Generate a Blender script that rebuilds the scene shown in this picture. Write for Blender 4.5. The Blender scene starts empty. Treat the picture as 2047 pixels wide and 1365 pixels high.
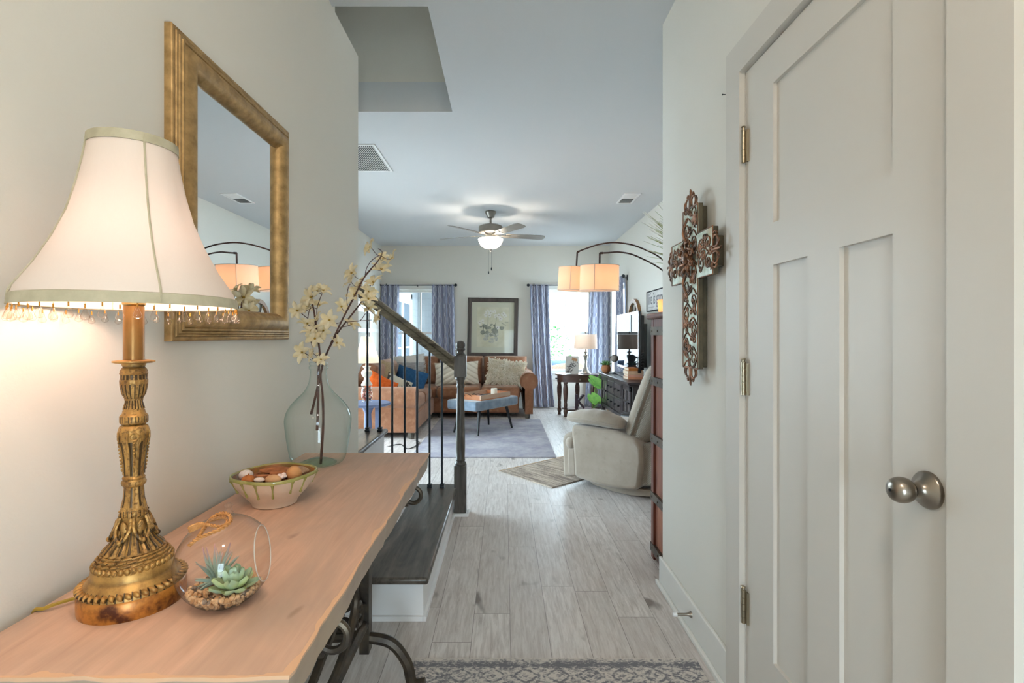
import bpy, bmesh, math, random
from mathutils import Vector, Matrix, noise as mnoise
random.seed(7)
SC = bpy.context.scene
COL = SC.collection
PI = math.pi
# ------------------------------------------------------------------ camera
F_PX, VX, VY, CAM_H = 1020.0, 1008.0, 671.0, 1.21
cam_data = bpy.data.cameras.new('camera')
cam = bpy.data.objects.new('camera', cam_data); COL.objects.link(cam)
cam.location = (0, 0, CAM_H); cam.rotation_euler = (PI/2, 0, 0)
cam_data.sensor_width = 36.0; cam_data.lens = 36.0*F_PX/2047.0
cam_data.shift_x = (1023.5-VX)/2047.0; cam_data.shift_y = -(682.5-VY)/2047.0
cam_data.clip_start = 0.02; cam_data.clip_end = 200
SC.camera = cam
SC.view_settings.view_transform = 'Standard'; SC.view_settings.look = 'None'
SC.view_settings.gamma = 1.0; SC.view_settings.use_curve_mapping = False
SC.view_settings.exposure = 1.1
SC.cycles.use_denoising = True
SC.cycles.max_bounces = 9; SC.cycles.diffuse_bounces = 5; SC.cycles.glossy_bounces = 4
SC.cycles.transmission_bounces = 6; SC.cycles.transparent_max_bounces = 16
SC.cycles.caustics_reflective = False; SC.cycles.caustics_refractive = False
SC.cycles.sample_clamp_indirect = 6.0
# ------------------------------------------------------------------ daylight
W = bpy.data.worlds.new('daylight'); SC.world = W; W.use_nodes = True
wb = W.node_tree.nodes['Background']
wb.inputs[0].default_value = (0.71, 0.87, 1.0, 1); wb.inputs[1].default_value = 11.0
def lamp_light(name, kind, loc, power, color, radius=0.05, parent=None, **kw):
    d = bpy.data.lights.new(name, kind); d.energy = power; d.color = color
    if kind == 'POINT': d.shadow_soft_size = radius
    for k, v in kw.items(): setattr(d, k, v)
    o = bpy.data.objects.new(name, d); COL.objects.link(o)
    if parent is not None:
        o.parent = parent; o.location = Vector(loc)-parent.location
    else: o.location = loc
    return o
WARM = (1.0, 0.78, 0.55); WARMER = (1.0, 0.68, 0.44)

def portal(name, loc, rot, sx, sy):
    d = bpy.data.lights.new(name, 'AREA'); d.shape = 'RECTANGLE'; d.size = sx; d.size_y = sy; d.cycles.is_portal = True
    o = bpy.data.objects.new(name, d); COL.objects.link(o); o.location = loc; o.rotation_euler = rot
portal('daylight_portal', (-1.425, 8.78, 1.3), (-PI/2, 0, 0), 0.95, 1.45)
portal('daylight_portal', (1.045, 8.78, 1.3), (-PI/2, 0, 0), 0.95, 1.45)
portal('daylight_portal', (1.95, 7.875, 1.3), (0, PI/2, 0), 1.45, 0.95)
portal('daylight_portal', (-2.25, 4.95, 1.15), (0, -PI/2, 0), 2.3, 2.5)
portal('daylight_portal', (0.24, -1.2, 0.85), (PI/2, 0, 0), 0.54, 1.3)
# ------------------------------------------------------------------ helpers
def at(px, py, Y):
    return Vector(((px-VX)*Y/F_PX, Y, CAM_H-(py-VY)*Y/F_PX))
def lin(c):
    return c/12.92 if c <= 0.04045 else ((c+0.055)/1.055)**2.4
def C(h):
    return tuple(lin(int(h[i:i+2], 16)/255) for i in (0, 2, 4))

class MB:
    def __init__(s): s.v = []; s.f = []; s.uv = None
    def add(s, vs, fs, M=None):
        n = len(s.v)
        s.v += [(M @ Vector(p)) if M is not None else Vector(p) for p in vs]
        s.f += [tuple(i+n for i in f) for f in fs]; return s
    def box(s, x0, x1, y0, y1, z0, z1, M=None):
        if x0 > x1: x0, x1 = x1, x0
        if y0 > y1: y0, y1 = y1, y0
        if z0 > z1: z0, z1 = z1, z0
        return s.add([(x0,y0,z0),(x1,y0,z0),(x1,y1,z0),(x0,y1,z0),(x0,y0,z1),(x1,y0,z1),(x1,y1,z1),(x0,y1,z1)],
              [(0,3,2,1),(4,5,6,7),(0,1,5,4),(1,2,6,5),(2,3,7,6),(3,0,4,7)], M)
    def tube(s, pts, r, n=8, closed=False, sq=1.0, M=None):
        P = [Vector(p) for p in pts]; m = len(P)
        R = r if isinstance(r, (list, tuple)) else [r]*m
        T = []
        for i in range(m):
            a = P[(i-1) % m] if (closed or i > 0) else P[i]
            b = P[(i+1) % m] if (closed or i < m-1) else P[i]
            T.append((b-a).normalized() if (b-a).length > 1e-9 else Vector((0,0,1)))
        up = Vector((0,0,1)) if abs(T[0].z) < 0.9 else Vector((1,0,0))
        N = (up - T[0]*up.dot(T[0])).normalized()
        vs = []
        for i in range(m):
            N = (N - T[i]*N.dot(T[i]))
            N = N.normalized() if N.length > 1e-6 else T[i].orthogonal().normalized()
            B = T[i].cross(N)
            for k in range(n):
                a = 2*PI*k/n
                vs.append(P[i] + N*(R[i]*math.cos(a)) + B*(R[i]*sq*math.sin(a)))
        fs = []
        for i in range(m if closed else m-1):
            j = (i+1) % m
            for k in range(n):
                l = (k+1) % n
                fs.append((i*n+k, i*n+l, j*n+l, j*n+k))
        if not closed:
            fs.append(tuple(range(n-1, -1, -1))); fs.append(tuple((m-1)*n+k for k in range(n)))
        return s.add(vs, fs, M)
    def lathe(s, prof, n=24, c=(0,0,0), rad=None, M=None, cap=True):
        vs = []; m = len(prof)
        for (r, z) in prof:
            for k in range(n):
                a = 2*PI*k/n; q = r*(rad(a, z) if rad else 1)
                vs.append((c[0]+q*math.cos(a), c[1]+q*math.sin(a), c[2]+z))
        fs = []
        for i in range(m-1):
            for k in range(n):
                l = (k+1) % n
                fs.append((i*n+k, i*n+l, (i+1)*n+l, (i+1)*n+k))
        if cap:
            fs.append(tuple(range(n-1, -1, -1))); fs.append(tuple((m-1)*n+k for k in range(n)))
        return s.add(vs, fs, M)
    def ell(s, c, r, nu=12, nv=8, M=None):
        if not isinstance(r, (tuple, list)): r = (r, r, r)
        vs = [(c[0], c[1], c[2]-r[2])]
        for j in range(1, nv):
            b = -PI/2+PI*j/nv
            for i in range(nu):
                a = 2*PI*i/nu
                vs.append((c[0]+r[0]*math.cos(b)*math.cos(a), c[1]+r[1]*math.cos(b)*math.sin(a), c[2]+r[2]*math.sin(b)))
        vs.append((c[0], c[1], c[2]+r[2])); last = len(vs)-1
        fs = [(0, 1+(i+1) % nu, 1+i) for i in range(nu)]
        for j in range(nv-2):
            for i in range(nu):
                k = (i+1) % nu
                fs.append((1+j*nu+i, 1+j*nu+k, 1+(j+1)*nu+k, 1+(j+1)*nu+i))
        o = 1+(nv-2)*nu
        fs += [(o+i, o+(i+1) % nu, last) for i in range(nu)]
        return s.add(vs, fs, M)
    def grid(s, fn, nu, nv, M=None, uvfn=None):
        vs = [fn(i/nu, j/nv) for j in range(nv+1) for i in range(nu+1)]
        fs = [(j*(nu+1)+i, j*(nu+1)+i+1, (j+1)*(nu+1)+i+1, (j+1)*(nu+1)+i) for j in range(nv) for i in range(nu)]
        if uvfn:
            if s.uv is None: s.uv = [(0, 0)]*len(s.v)
            s.uv += [uvfn(i/nu, j/nv) for j in range(nv+1) for i in range(nu+1)]
        return s.add(vs, fs, M)
    def prism(s, poly, axis, a, b, M=None):
        n = len(poly)
        def mk(p, t):
            return {'x': (t, p[0], p[1]), 'y': (p[0], t, p[1]), 'z': (p[0], p[1], t)}[axis]
        vs = [mk(p, a) for p in poly]+[mk(p, b) for p in poly]
        fs = [tuple(range(n-1, -1, -1)), tuple(range(n, 2*n))]+[(i, (i+1) % n, n+(i+1) % n, n+i) for i in range(n)]
        return s.add(vs, fs, M)
    def pillow(s, w, h, t, M=None, n=14, pinch=0.05, e=0.55):
        for sg in (1, -1):
            def fn(u, v):
                a = u*2-1; b = v*2-1
                th = (max(0, 1-a**2)*max(0, 1-b**2))**e
                x = a*w/2*(1-pinch*(1-b*b)); z = b*h/2*(1-pinch*(1-a*a))
                return (x, sg*t/2*th, z)
            s.grid(fn, n, n, M)
        return s
    def build(s, name, m, parent=None, world=False, smooth=True, angle=38, bevel=0, seg=2, sub=0, solid=0, weld=False, loc=None):
        me = bpy.data.meshes.new(name)
        off = parent.location if (parent is not None and world) else (Vector(loc) if loc is not None else Vector((0,0,0)))
        me.from_pydata([tuple(p-off) for p in s.v], [], s.f)
        if s.uv:
            ul = me.uv_layers.new(name='uv')
            for l in me.loops: ul.data[l.index].uv = s.uv[l.vertex_index]
        bm = bmesh.new(); bm.from_mesh(me)
        if weld: bmesh.ops.remove_doubles(bm, verts=bm.verts, dist=0.0004)
        bmesh.ops.recalc_face_normals(bm, faces=bm.faces); bm.to_mesh(me); bm.free()
        if smooth:
            for p in me.polygons: p.use_smooth = True
            me.set_sharp_from_angle(angle=math.radians(angle))
        me.materials.append(m)
        o = bpy.data.objects.new(name, me); COL.objects.link(o)
        if parent is not None: o.parent = parent
        elif loc is not None: o.location = loc
        if solid:
            d = o.modifiers.new('thickness', 'SOLIDIFY'); d.thickness = solid; d.offset = 0
        if bevel:
            d = o.modifiers.new('bevel', 'BEVEL'); d.width = bevel; d.segments = seg; d.limit_method = 'ANGLE'; d.angle_limit = 0.6
            d.harden_normals = False
            if smooth: me.set_sharp_from_angle(angle=math.radians(60))
        if sub:
            d = o.modifiers.new('sub', 'SUBSURF'); d.levels = sub; d.render_levels = sub
        return o

def thing(name, label, cat, loc=(0,0,0), rz=0, group=None, rot=None):
    o = bpy.data.objects.new(name, None); COL.objects.link(o); o.empty_display_size = 0.1
    o.location = loc; o.rotation_euler = rot if rot else (0, 0, rz)
    return tag(o, label, cat, group)
def tag(o, label, cat, group=None, kind=None):
    if label: o['label'] = label
    if cat: o['category'] = cat
    if group: o['group'] = group
    if kind: o['kind'] = kind
    return o
def struct(name, mb, m, **kw):
    o = mb.build(name, m, smooth=kw.pop('smooth', False), **kw); o['kind'] = 'structure'; return o
def dup(o, parent=None, loc=None, rot=None):
    c = o.copy(); COL.objects.link(c)
    if parent is not None: c.parent = parent
    if loc is not None: c.location = loc
    if rot is not None: c.rotation_euler = rot
    for ch in list(o.children): dup(ch, c)
    return c
def Mt(loc=(0,0,0), rot=(0,0,0), sc=(1,1,1)):
    from mathutils import Euler
    return Matrix.Translation(loc) @ Euler(rot).to_matrix().to_4x4() @ Matrix.Diagonal((*sc, 1))
def bez(pts, n=12):
    """Catmull-Rom through pts"""
    P = [Vector(p) for p in pts]; out = []
    for i in range(len(P)-1):
        p0 = P[max(i-1, 0)]; p1 = P[i]; p2 = P[i+1]; p3 = P[min(i+2, len(P)-1)]
        for k in range(n):
            t = k/n
            out.append(0.5*((2*p1)+(p2-p0)*t+(2*p0-5*p1+4*p2-p3)*t*t+(3*p1-p0-3*p2+p3)*t**3))
    out.append(P[-1]); return out

# ------------------------------------------------------------------ materials
class NT:
    def __init__(s, name):
        s.m = bpy.data.materials.new(name); s.m.use_nodes = True
        s.t = s.m.node_tree; s.N = s.t.nodes; s.p = s.N['Principled BSDF']; s.out = s.N['Material Output']
    def link(s, a, b): s.t.links.new(a, b)
    def set(s, inp, val):
        if hasattr(val, 'is_linked') or isinstance(val, bpy.types.NodeSocket): s.link(val, inp)
        elif isinstance(val, tuple) and len(val) == 3 and inp.type == 'RGBA': inp.default_value = (*val, 1)
        else: inp.default_value = val
    def node(s, ty, props=None, **ins):
        n = s.N.new(ty)
        for k, v in (props or {}).items(): setattr(n, k, v)
        for k, v in ins.items(): s.set(n.inputs[k.replace('_', ' ')], v)
        return n
    def math(s, op, a, b=0.0, c=None):
        n = s.N.new('ShaderNodeMath'); n.operation = op
        s.set(n.inputs[0], a); s.set(n.inputs[1], b)
        if c is not None: s.set(n.inputs[2], c)
        return n.outputs[0]
    def mix(s, f, a, b, mode='MIX'):
        n = s.N.new('ShaderNodeMix'); n.data_type = 'RGBA'; n.blend_type = mode
        s.set(n.inputs['Factor'], f)
        ia = [i for i in n.inputs if i.type == 'RGBA']
        s.set(ia[0], a); s.set(ia[1], b)
        return [o for o in n.outputs if o.type == 'RGBA'][0]
    def coord(s, kind='Object'):
        if kind == 'World': return s.node('ShaderNodeNewGeometry').outputs['Position']
        return s.node('ShaderNodeTexCoord').outputs[kind]
    def map(s, vec, scale=(1,1,1), rot=(0,0,0), loc=(0,0,0)):
        n = s.N.new('ShaderNodeMapping'); s.link(vec, n.inputs[0])
        n.inputs[1].default_value = loc; n.inputs[2].default_value = rot; n.inputs[3].default_value = scale
        return n.outputs[0]
    def noise(s, vec, scale=5, detail=4, rough=0.55, dist=0):
        n = s.N.new('ShaderNodeTexNoise'); s.link(vec, n.inputs['Vector'])
        n.inputs['Scale'].default_value = scale; n.inputs['Detail'].default_value = detail
        n.inputs['Roughness'].default_value = rough; n.inputs['Distortion'].default_value = dist
        return n.outputs[0]
    def ramp(s, f, lo, hi):
        n = s.N.new('ShaderNodeMapRange'); s.link(f, n.inputs[0])
        n.inputs[1].default_value = lo; n.inputs[2].default_value = hi
        return n.outputs[0]
    def sep(s, vec):
        n = s.N.new('ShaderNodeSeparateXYZ'); s.link(vec, n.inputs[0]); return n.outputs
    def comb(s, x=0.0, y=0.0, z=0.0):
        n = s.N.new('ShaderNodeCombineXYZ')
        for i, v in enumerate((x, y, z)): s.set(n.inputs[i], v)
        return n.outputs[0]
    def bump(s, h, strength=0.3, dist=0.01):
        n = s.N.new('ShaderNodeBump'); n.inputs['Strength'].default_value = strength
        n.inputs['Distance'].default_value = dist; s.link(h, n.inputs['Height'])
        s.link(n.outputs[0], s.p.inputs['Normal'])
    def fin(s, col, rough=0.6, metal=0.0, spec=0.4):
        s.set(s.p.inputs['Base Color'], col); s.set(s.p.inputs['Roughness'], rough)
        s.p.inputs['Metallic'].default_value = metal; s.p.inputs['Specular IOR Level'].default_value = spec
        return s.m

def mat(name, c1, c2=None, scale=6, stretch=(1,1,1), rough=0.6, metal=0, spec=0.4, bump=0, bscale=None, lo=0.35, hi=0.65, coord='Object', detail=5, sheen=0):
    k = NT(name); v = k.map(k.coord(coord), stretch)
    n = k.noise(v, scale, detail)
    col = k.mix(k.ramp(n, lo, hi), c1, c2) if c2 is not None else c1
    if bump: k.bump(k.noise(v, bscale or scale*3, 4), bump, 0.004)
    if sheen: k.p.inputs['Sheen Weight'].default_value = sheen
    return k.fin(col, rough, metal, spec)
def emis(name, col, strength, base=(0.9,0.9,0.88)):
    k = NT(name); k.p.inputs['Emission Color'].default_value = (*col, 1); k.p.inputs['Emission Strength'].default_value = strength
    return k.fin(base, 0.5)
def thin_glass(name, tint, edge, gloss=0.04, rough=0.0):
    k = NT(name); k.N.remove(k.p)
    lw = k.node('ShaderNodeLayerWeight'); lw.inputs['Blend'].default_value = 0.5
    fac = k.math('POWER', lw.outputs['Facing'], 3.0)
    tr = k.node('ShaderNodeBsdfTransparent'); k.set(tr.inputs[0], k.mix(fac, tint, edge))
    gl = k.node('ShaderNodeBsdfGlossy'); gl.inputs['Roughness'].default_value = rough
    fr = k.math('ADD', gloss, k.math('MULTIPLY', k.math('POWER', lw.outputs['Facing'], 4.5), 0.55))
    mx = k.node('ShaderNodeMixShader')
    k.link(fr, mx.inputs[0]); k.link(tr.outputs[0], mx.inputs[1]); k.link(gl.outputs[0], mx.inputs[2])
    k.link(mx.outputs[0], k.out.inputs[0]); return k.m
def shade_cloth(name, col, transl, tmix=0.55, weave=0.1):
    k = NT(name); k.N.remove(k.p)
    n = k.noise(k.map(k.coord(), (60, 60, 6)), 6, 3)
    c = k.mix(k.math('MULTIPLY', n, weave), col, tuple(x*0.6 for x in col))
    d = k.node('ShaderNodeBsdfDiffuse'); k.link(c, d.inputs[0])
    t = k.node('ShaderNodeBsdfTranslucent'); t.inputs[0].default_value = (*transl, 1)
    mx = k.node('ShaderNodeMixShader'); mx.inputs[0].default_value = tmix
    k.link(d.outputs[0], mx.inputs[1]); k.link(t.outputs[0], mx.inputs[2]); k.link(mx.outputs[0], k.out.inputs[0])
    return k.m

def plaster(name, c):
    k = NT(name); v = k.coord('World')
    k.bump(k.noise(v, 160, 3), 0.12, 0.002)
    n = k.noise(v, 0.8, 2)
    return k.fin(k.mix(n, c, tuple(x*0.97 for x in c)), 0.85, 0, 0.2)
M = {}
M['wall'] = plaster('wall_paint', (0.72, 0.69, 0.625))
M['ceil'] = plaster('ceiling_paint', (0.62, 0.635, 0.65))
M['trim'] = mat('trim_paint', (0.74, 0.725, 0.68), rough=0.38, spec=0.4)
M['door'] = mat('door_paint', (0.60, 0.565, 0.51), rough=0.42, spec=0.35)
M['white'] = mat('white_paint', (0.80, 0.80, 0.80), rough=0.4)
def floor_mat():
    k = NT('grey_oak_planks'); x, y, z = k.sep(k.coord('World'))[:3]
    xs = k.math('ADD', x, -0.0247+50*0.155)
    row = k.math('FLOOR', k.math('DIVIDE', xs, 0.155))
    rnd = k.node('ShaderNodeTexWhiteNoise', {'noise_dimensions': '1D'}, W=row).outputs[0]
    yy = k.math('ADD', y, k.math('MULTIPLY', rnd, 1.22))
    yr = k.math('DIVIDE', k.math('ADD', yy, 40.0), 1.22); cell = k.math('FLOOR', yr)
    pid = k.node('ShaderNodeTexWhiteNoise', {'noise_dimensions': '2D'}, Vector=k.comb(row, cell, 0.0)).outputs[0]
    fx = k.math('FRACT', k.math('DIVIDE', xs, 0.155)); fy = k.math('FRACT', yr)
    ex = k.math('LESS_THAN', k.math('MULTIPLY', k.math('SUBTRACT', 0.5, k.math('ABSOLUTE', k.math('SUBTRACT', fx, 0.5))), 0.155), 0.0011)
    ey = k.math('LESS_THAN', k.math('MULTIPLY', k.math('SUBTRACT', 0.5, k.math('ABSOLUTE', k.math('SUBTRACT', fy, 0.5))), 1.22), 0.0012)
    seam = k.math('MAXIMUM', ex, ey)
    gv = k.comb(k.math('ADD', k.math('MULTIPLY', x, 1.0), k.math('MULTIPLY', pid, 13.0)), k.math('MULTIPLY', y, 0.09), pid)
    g1 = k.noise(gv, 70, 6, 0.7, 0.6)
    g2 = k.noise(k.comb(k.math('ADD', x, k.math('MULTIPLY', pid, 7.0)), k.math('MULTIPLY', y, 0.35), pid), 7, 4, 0.6, 1.2)
    kn = k.noise(k.comb(k.math('MULTIPLY', x, 1.0), k.math('MULTIPLY', y, 0.55), pid), 7.5, 2, 0.5, 0.3)
    base = k.mix(pid, C('e0dad5'), C('cac3be'))
    col = k.mix(k.ramp(g1, 0.38, 0.68), base, C('b0a6a0'))
    col = k.mix(k.math('MULTIPLY', k.ramp(g2, 0.5, 0.75), 0.55), col, C('cfc9c4'))
    col = k.mix(k.math('MULTIPLY', k.ramp(kn, 0.66, 0.76), 0.8), col, C('5f544c'))
    col = k.mix(k.math('MULTIPLY', seam, 0.75), col, C('554c46'))
    k.bump(k.math('SUBTRACT', k.math('MULTIPLY', g1, 0.35), seam), 0.10, 0.003)
    return k.fin(col, k.ramp(g2, -0.9, 2.2), 0, 0.42)
M['floor'] = floor_mat()
def wood(name, c1, c2, axis='y', scale=30, rough=0.45, bump=0.15, c3=None, spec=0.4, lo=0.35, hi=0.7):
    k = NT(name); v = k.coord('Object')
    st = {'x': (0.06, 1, 1), 'y': (1, 0.06, 1), 'z': (1, 1, 0.06)}[axis]
    g = k.noise(k.map(v, st), scale, 6, 0.65, 0.8)
    col = k.mix(k.ramp(g, lo, hi), c1, c2)
    if c3:
        st2 = tuple(0.25 if q < 0.5 else 1 for q in st)
        col = k.mix(k.ramp(k.noise(k.map(v, st2), scale*0.22, 3, 0.6, 1.0), 0.48, 0.75), col, c3)
    if bump: k.bump(g, bump, 0.002)
    return k.fin(col, rough, 0, spec)
M['dark_wood'] = wood('dark_stained_oak', C('5b534a'), C('1d1814'), 'y', 34, 0.28, 0.3, C('756b60'), spec=0.5)
M['dark_wood_x'] = wood('dark_stained_oak_rail', C('7d7462'), C('3a332a'), 'x', 40, 0.35, 0.2, C('938970'))
M['dark_wood_z'] = wood('dark_stained_oak_post', C('5c5751'), C('2c2825'), 'z', 40, 0.35, 0.2, C('6e6861'))
M['iron'] = mat('black_iron', C('23282c'), C('30363b'), 20, rough=0.35, metal=0.6, spec=0.5)
M['cast'] = mat('cast_iron', C('3c3733'), C('5d5244'), 14, rough=0.42, metal=0.7, bump=0.2, bscale=60)
M['nickel'] = mat('satin_nickel', C('a49c92'), C('948b80'), 8, rough=0.28, metal=1.0)
M['hinge'] = mat('hinge_metal', C('a79c86'), rough=0.35, metal=0.9)
M['black'] = mat('black_plastic', C('18191b'), rough=0.35)
M['mirror'] = mat('mirror_silver', (0.86, 0.88, 0.88), rough=0.0, metal=1.0)
M['gold'] = mat('gold_leaf', C('bb9a68'), C('96794e'), 35, stretch=(1, 1, 1), rough=0.45, metal=0.5, bump=0.25, bscale=80, detail=8)
M['pane'] = thin_glass('window_glass', (0.97, 0.99, 0.99), (0.9, 0.96, 0.96))
M['art_glass'] = thin_glass('low_glare_glass', (0.985, 0.99, 0.99), (0.95, 0.97, 0.97), 0.006)
M['globe'] = thin_glass('clear_glass', (0.985, 0.985, 0.98), (0.50, 0.51, 0.50))
M['jug'] = thin_glass('aqua_glass', (0.975, 0.99, 0.985), (0.50, 0.72, 0.68))
# ================================================================== SETTING
XL, XR = -0.79, 0.77           # hall wall faces
YL, YR = 2.76, 2.48            # where the hall walls end
LX, RX, BY = -2.07, 1.77, 8.60 # living room faces
ZC = 2.72
m = MB(); m.box(-6.0, 4.2, -1.2, 8.75, -0.12, 0.0); struct('floor', m, M['floor'])
def holed(axis, pos, th, a0, a1, z0, z1, holes):
    """wall slab with rectangular openings; axis = direction of the normal"""
    m = MB()
    def bx(a, b, c, d):
        if b-a < 1e-4 or d-c < 1e-4: return
        if axis == 'x': m.box(pos, pos+th, a, b, c, d)
        else: m.box(a, b, pos, pos+th, c, d)
    cur = a0
    for (h0, h1, g0, g1) in sorted(holes):
        bx(cur, h0, z0, z1); bx(h0, h1, z0, g0); bx(h0, h1, g1, z1); cur = h1
    bx(cur, a1, z0, z1); return m
DY0, DY1, DZ = 0.868, 1.633, 2.055
WZ0, WZ1 = 0.60, 1.985
WL = (-1.855, -0.995); WR = (0.615, 1.475); WS = (7.45, 8.30)
struct('wall_left', holed('x', XL-0.12, 0.12, -1.0, YL, 0, ZC, []), M['wall'])
struct('wall_right', holed('x', XR, 0.12, -1.0, YR, 0, ZC, [(DY0, DY1, 0, DZ)]), M['wall'])
m = MB(); m.box(XR+0.12, 3.0, YR-0.12, YR, 0, ZC); m.box(RX, RX+0.001, YR, YR+0.01, 0, 0.01); struct('wall_right_return', m, M['wall'])
m = MB(); m.box(XR+0.13, 1.9, -1.0, -0.9, 0, ZC); m.box(1.8, 1.9, -0.9, YR-0.13, 0, ZC); struct('wall_closet', m, M['wall'])
struct('wall_back', holed('y', BY, 0.15, LX-0.15, RX+0.15, 0, ZC, [(WL[0], WL[1], WZ0, WZ1), (WR[0], WR[1], WZ0, WZ1)]), M['wall'])
struct('wall_right_living', holed('x', RX, 0.15, YR, BY, 0, ZC, [(WS[0], WS[1], WZ0, WZ1)]), M['wall'])
struct('wall_left_living', holed('x', LX-0.15, 0.15, 3.52, BY, 0, ZC, [(3.75, 6.15, 0.0, 2.15)]), M['wall'])
m = MB(); m.box(-4.2, XL-0.125, YL-0.12, YL, 0, 5.2); m.box(-4.32, -4.2, YL-0.12, 3.6, 0, 5.2); m.box(-4.2, LX-0.15, 3.5, 3.6, 0, 5.2)
struct('wall_stairwell', m, M['wall'])
struct('wall_front', holed('y', -1.15, 0.15, XL-0.12, XR+0.12, 0, ZC, [(-0.48, 0.50, 0, 2.10)]), M['wall'])
m = MB(); m.box(-0.48, 0.0, -1.10, -1.055, 0, 2.10); m.box(0.48, 0.50, -1.10, -1.055, 0, 2.10); m.box(0.0, 0.48, -1.10, -1.055, 0, 0.25); m.box(0.0, 0.48, -1.10, -1.055, 1.40, 2.10)
m.box(-0.57, -0.48, -1.0, -0.98, 0, 2.19); m.box(0.50, 0.59, -1.0, -0.98, 0, 2.19); m.box(-0.48, 0.50, -1.0, -0.98, 2.10, 2.19)
fd_ = struct('door_4', m, M['white'])
q = MB(); q.box(0.0, 0.48, -1.08, -1.075, 0.25, 1.40); q.build('glass_pane', M['pane'], fd_, smooth=False)
HX, HY0, HY1 = -0.35, 2.34, 3.44
m = MB()
m.box(HX, 3.0, -1.2, 8.75, ZC, ZC+0.2); m.box(-4.4, HX, -1.2, HY0, ZC, ZC+0.2); m.box(-4.4, HX, HY1, 8.75, ZC, ZC+0.2)
struct('ceiling', m, M['ceil'])
m = MB(); m.box(HX, HX+0.1, HY0-0.1, HY1+0.1, ZC+0.2, 5.2); m.box(-4.2, HX, HY1, HY1+0.1, ZC+0.2, 5.2); m.box(-4.2, HX, HY0-0.1, HY0, ZC+0.2, 5.2)
m.box(-4.3, HX+0.1, HY0-0.1, HY1+0.1, 5.2, 5.3)
struct('wall_stair_shaft', m, M['wall'])
# --- trim
def base_run(name, segs):
    m = MB()
    for (x0, x1, y0, y1, sx0, sx1, sy0, sy1) in segs:
        m.box(x0, x1, y0, y1, 0, 0.135); m.box(sx0, sx1, sy0, sy1, 0, 0.02)
    return struct(name, m, M['trim'], bevel=0.004)
base_run('baseboard_right', [(XR-0.015, XR, DY1+0.098, YR+0.012, XR-0.03, XR-0.015, DY1+0.098, YR+0.024)])
base_run('baseboard_left', [(XL, XL+0.015, -1.0, YL+0.012, XL+0.015, XL+0.028, -1.0, YL)])
base_run('baseboard_back', [(LX, RX, BY-0.015, BY, LX, RX, BY-0.03, BY-0.015)])
base_run('baseboard_right_living', [(RX-0.015, RX, YR+0.03, BY, RX-0.03, RX-0.015, YR+0.03, BY)])
base_run('baseboard_left_living', [(LX, LX+0.015, 6.26, BY, LX+0.015, LX+0.03, 6.26, BY)])
m = MB()   # panelled wainscot on the living room's left wall
m.box(LX, LX+0.03, 6.26, BY-0.04, 1.66, 1.70); m.box(LX, LX+0.016, 6.26, BY-0.04, 0.14, 0.24); m.box(LX, LX+0.016, 6.26, BY-0.04, 1.56, 1.66)
m.box(LX, LX+0.016, 6.26, BY-0.04, 1.26, 1.32)
for y in (6.26, 7.0, 7.8, 8.46): m.box(LX, LX+0.0155, y, y+0.09, 0.14, 1.66)
struct('trim_1', m, M['trim'])
# --- windows
def window(name, ax, a0, a1, pos, d):
    """ax='y': opening in a wall whose normal is y; pos = inner wall face, d=+1 outward"""
    fr = MB(); pn = MB()
    def bx(mb, a, b, p, q, z0, z1):
        if ax == 'y': mb.box(a, b, pos+d*p, pos+d*q, z0, z1)
        else: mb.box(pos+d*p, pos+d*q, a, b, z0, z1)
    c = 0.04
    for (p, q, z0, z1) in ((0.06, 0.10, WZ0, 1.275), (0.09, 0.13, 1.235, WZ1)):
        bx(fr, a0, a0+c, p, q, z0, z1); bx(fr, a1-c, a1, p, q, z0, z1)
        bx(fr, a0, a1, p, q, z0, z0+0.04); bx(fr, a0, a1, p, q, z1-0.04, z1)
        bx(pn, a0+c, a1-c, (p+q)/2-0.002, (p+q)/2+0.002, z0+0.04, z1-0.04)
    mid = (a0+a1)/2; bx(fr, mid-0.009, mid+0.009, 0.10, 0.12, 1.27, WZ1-0.03)
    # casing, head, stool and apron
    bx(fr, a0-0.09, a0, -0.018, 0.0, WZ0, WZ1); bx(fr, a1, a1+0.09, -0.018, 0.0, WZ0, WZ1)
    bx(fr, a0-0.10, a1+0.10, -0.02, 0.0, WZ1, WZ1+0.10)
    bx(fr, a0-0.11, a1+0.11, -0.05, 0.06, WZ0-0.03, WZ0); bx(fr, a0-0.09, a1+0.09, -0.018, 0.0, WZ0-0.13, WZ0-0.03)
    o = struct(name, fr, M['trim'], bevel=0.002)
    pn.build('glass_pane', M['pane'], o, smooth=False)
window('window_1', 'y', WL[0], WL[1], BY, 1)
window('window_2', 'y', WR[0], WR[1], BY, 1)
window('window_3', 'x', WS[0], WS[1], RX, 1)
# sliding patio door, unseen, added to the left living wall for more daylight
m = MB(); a, b = 3.75, 6.15
for y in (a, (a+b)/2-0.04, b-0.08): m.box(LX-0.11, LX-0.04, y, y+0.08, 0, 2.15)
m.box(LX-0.11, LX-0.04, a, b, 0, 0.08); m.box(LX-0.11, LX-0.04, a, b, 2.07, 2.15)
m.box(LX, LX+0.018, a-0.09, a, 0, 2.15); m.box(LX, LX+0.018, b, b+0.09, 0, 2.15); m.box(LX, LX+0.018, a-0.09, b+0.09, 2.15, 2.24)
sd_ = struct('door_added_daylight', m, M['trim'], bevel=0.003)
q = MB(); q.box(LX-0.078, LX-0.072, a+0.08, (a+b)/2-0.04, 0.08, 2.07); q.box(LX-0.078, LX-0.072, (a+b)/2+0.04, b-0.08, 0.08, 2.07); q.build('glass_pane', M['pane'], sd_, smooth=False)
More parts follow.
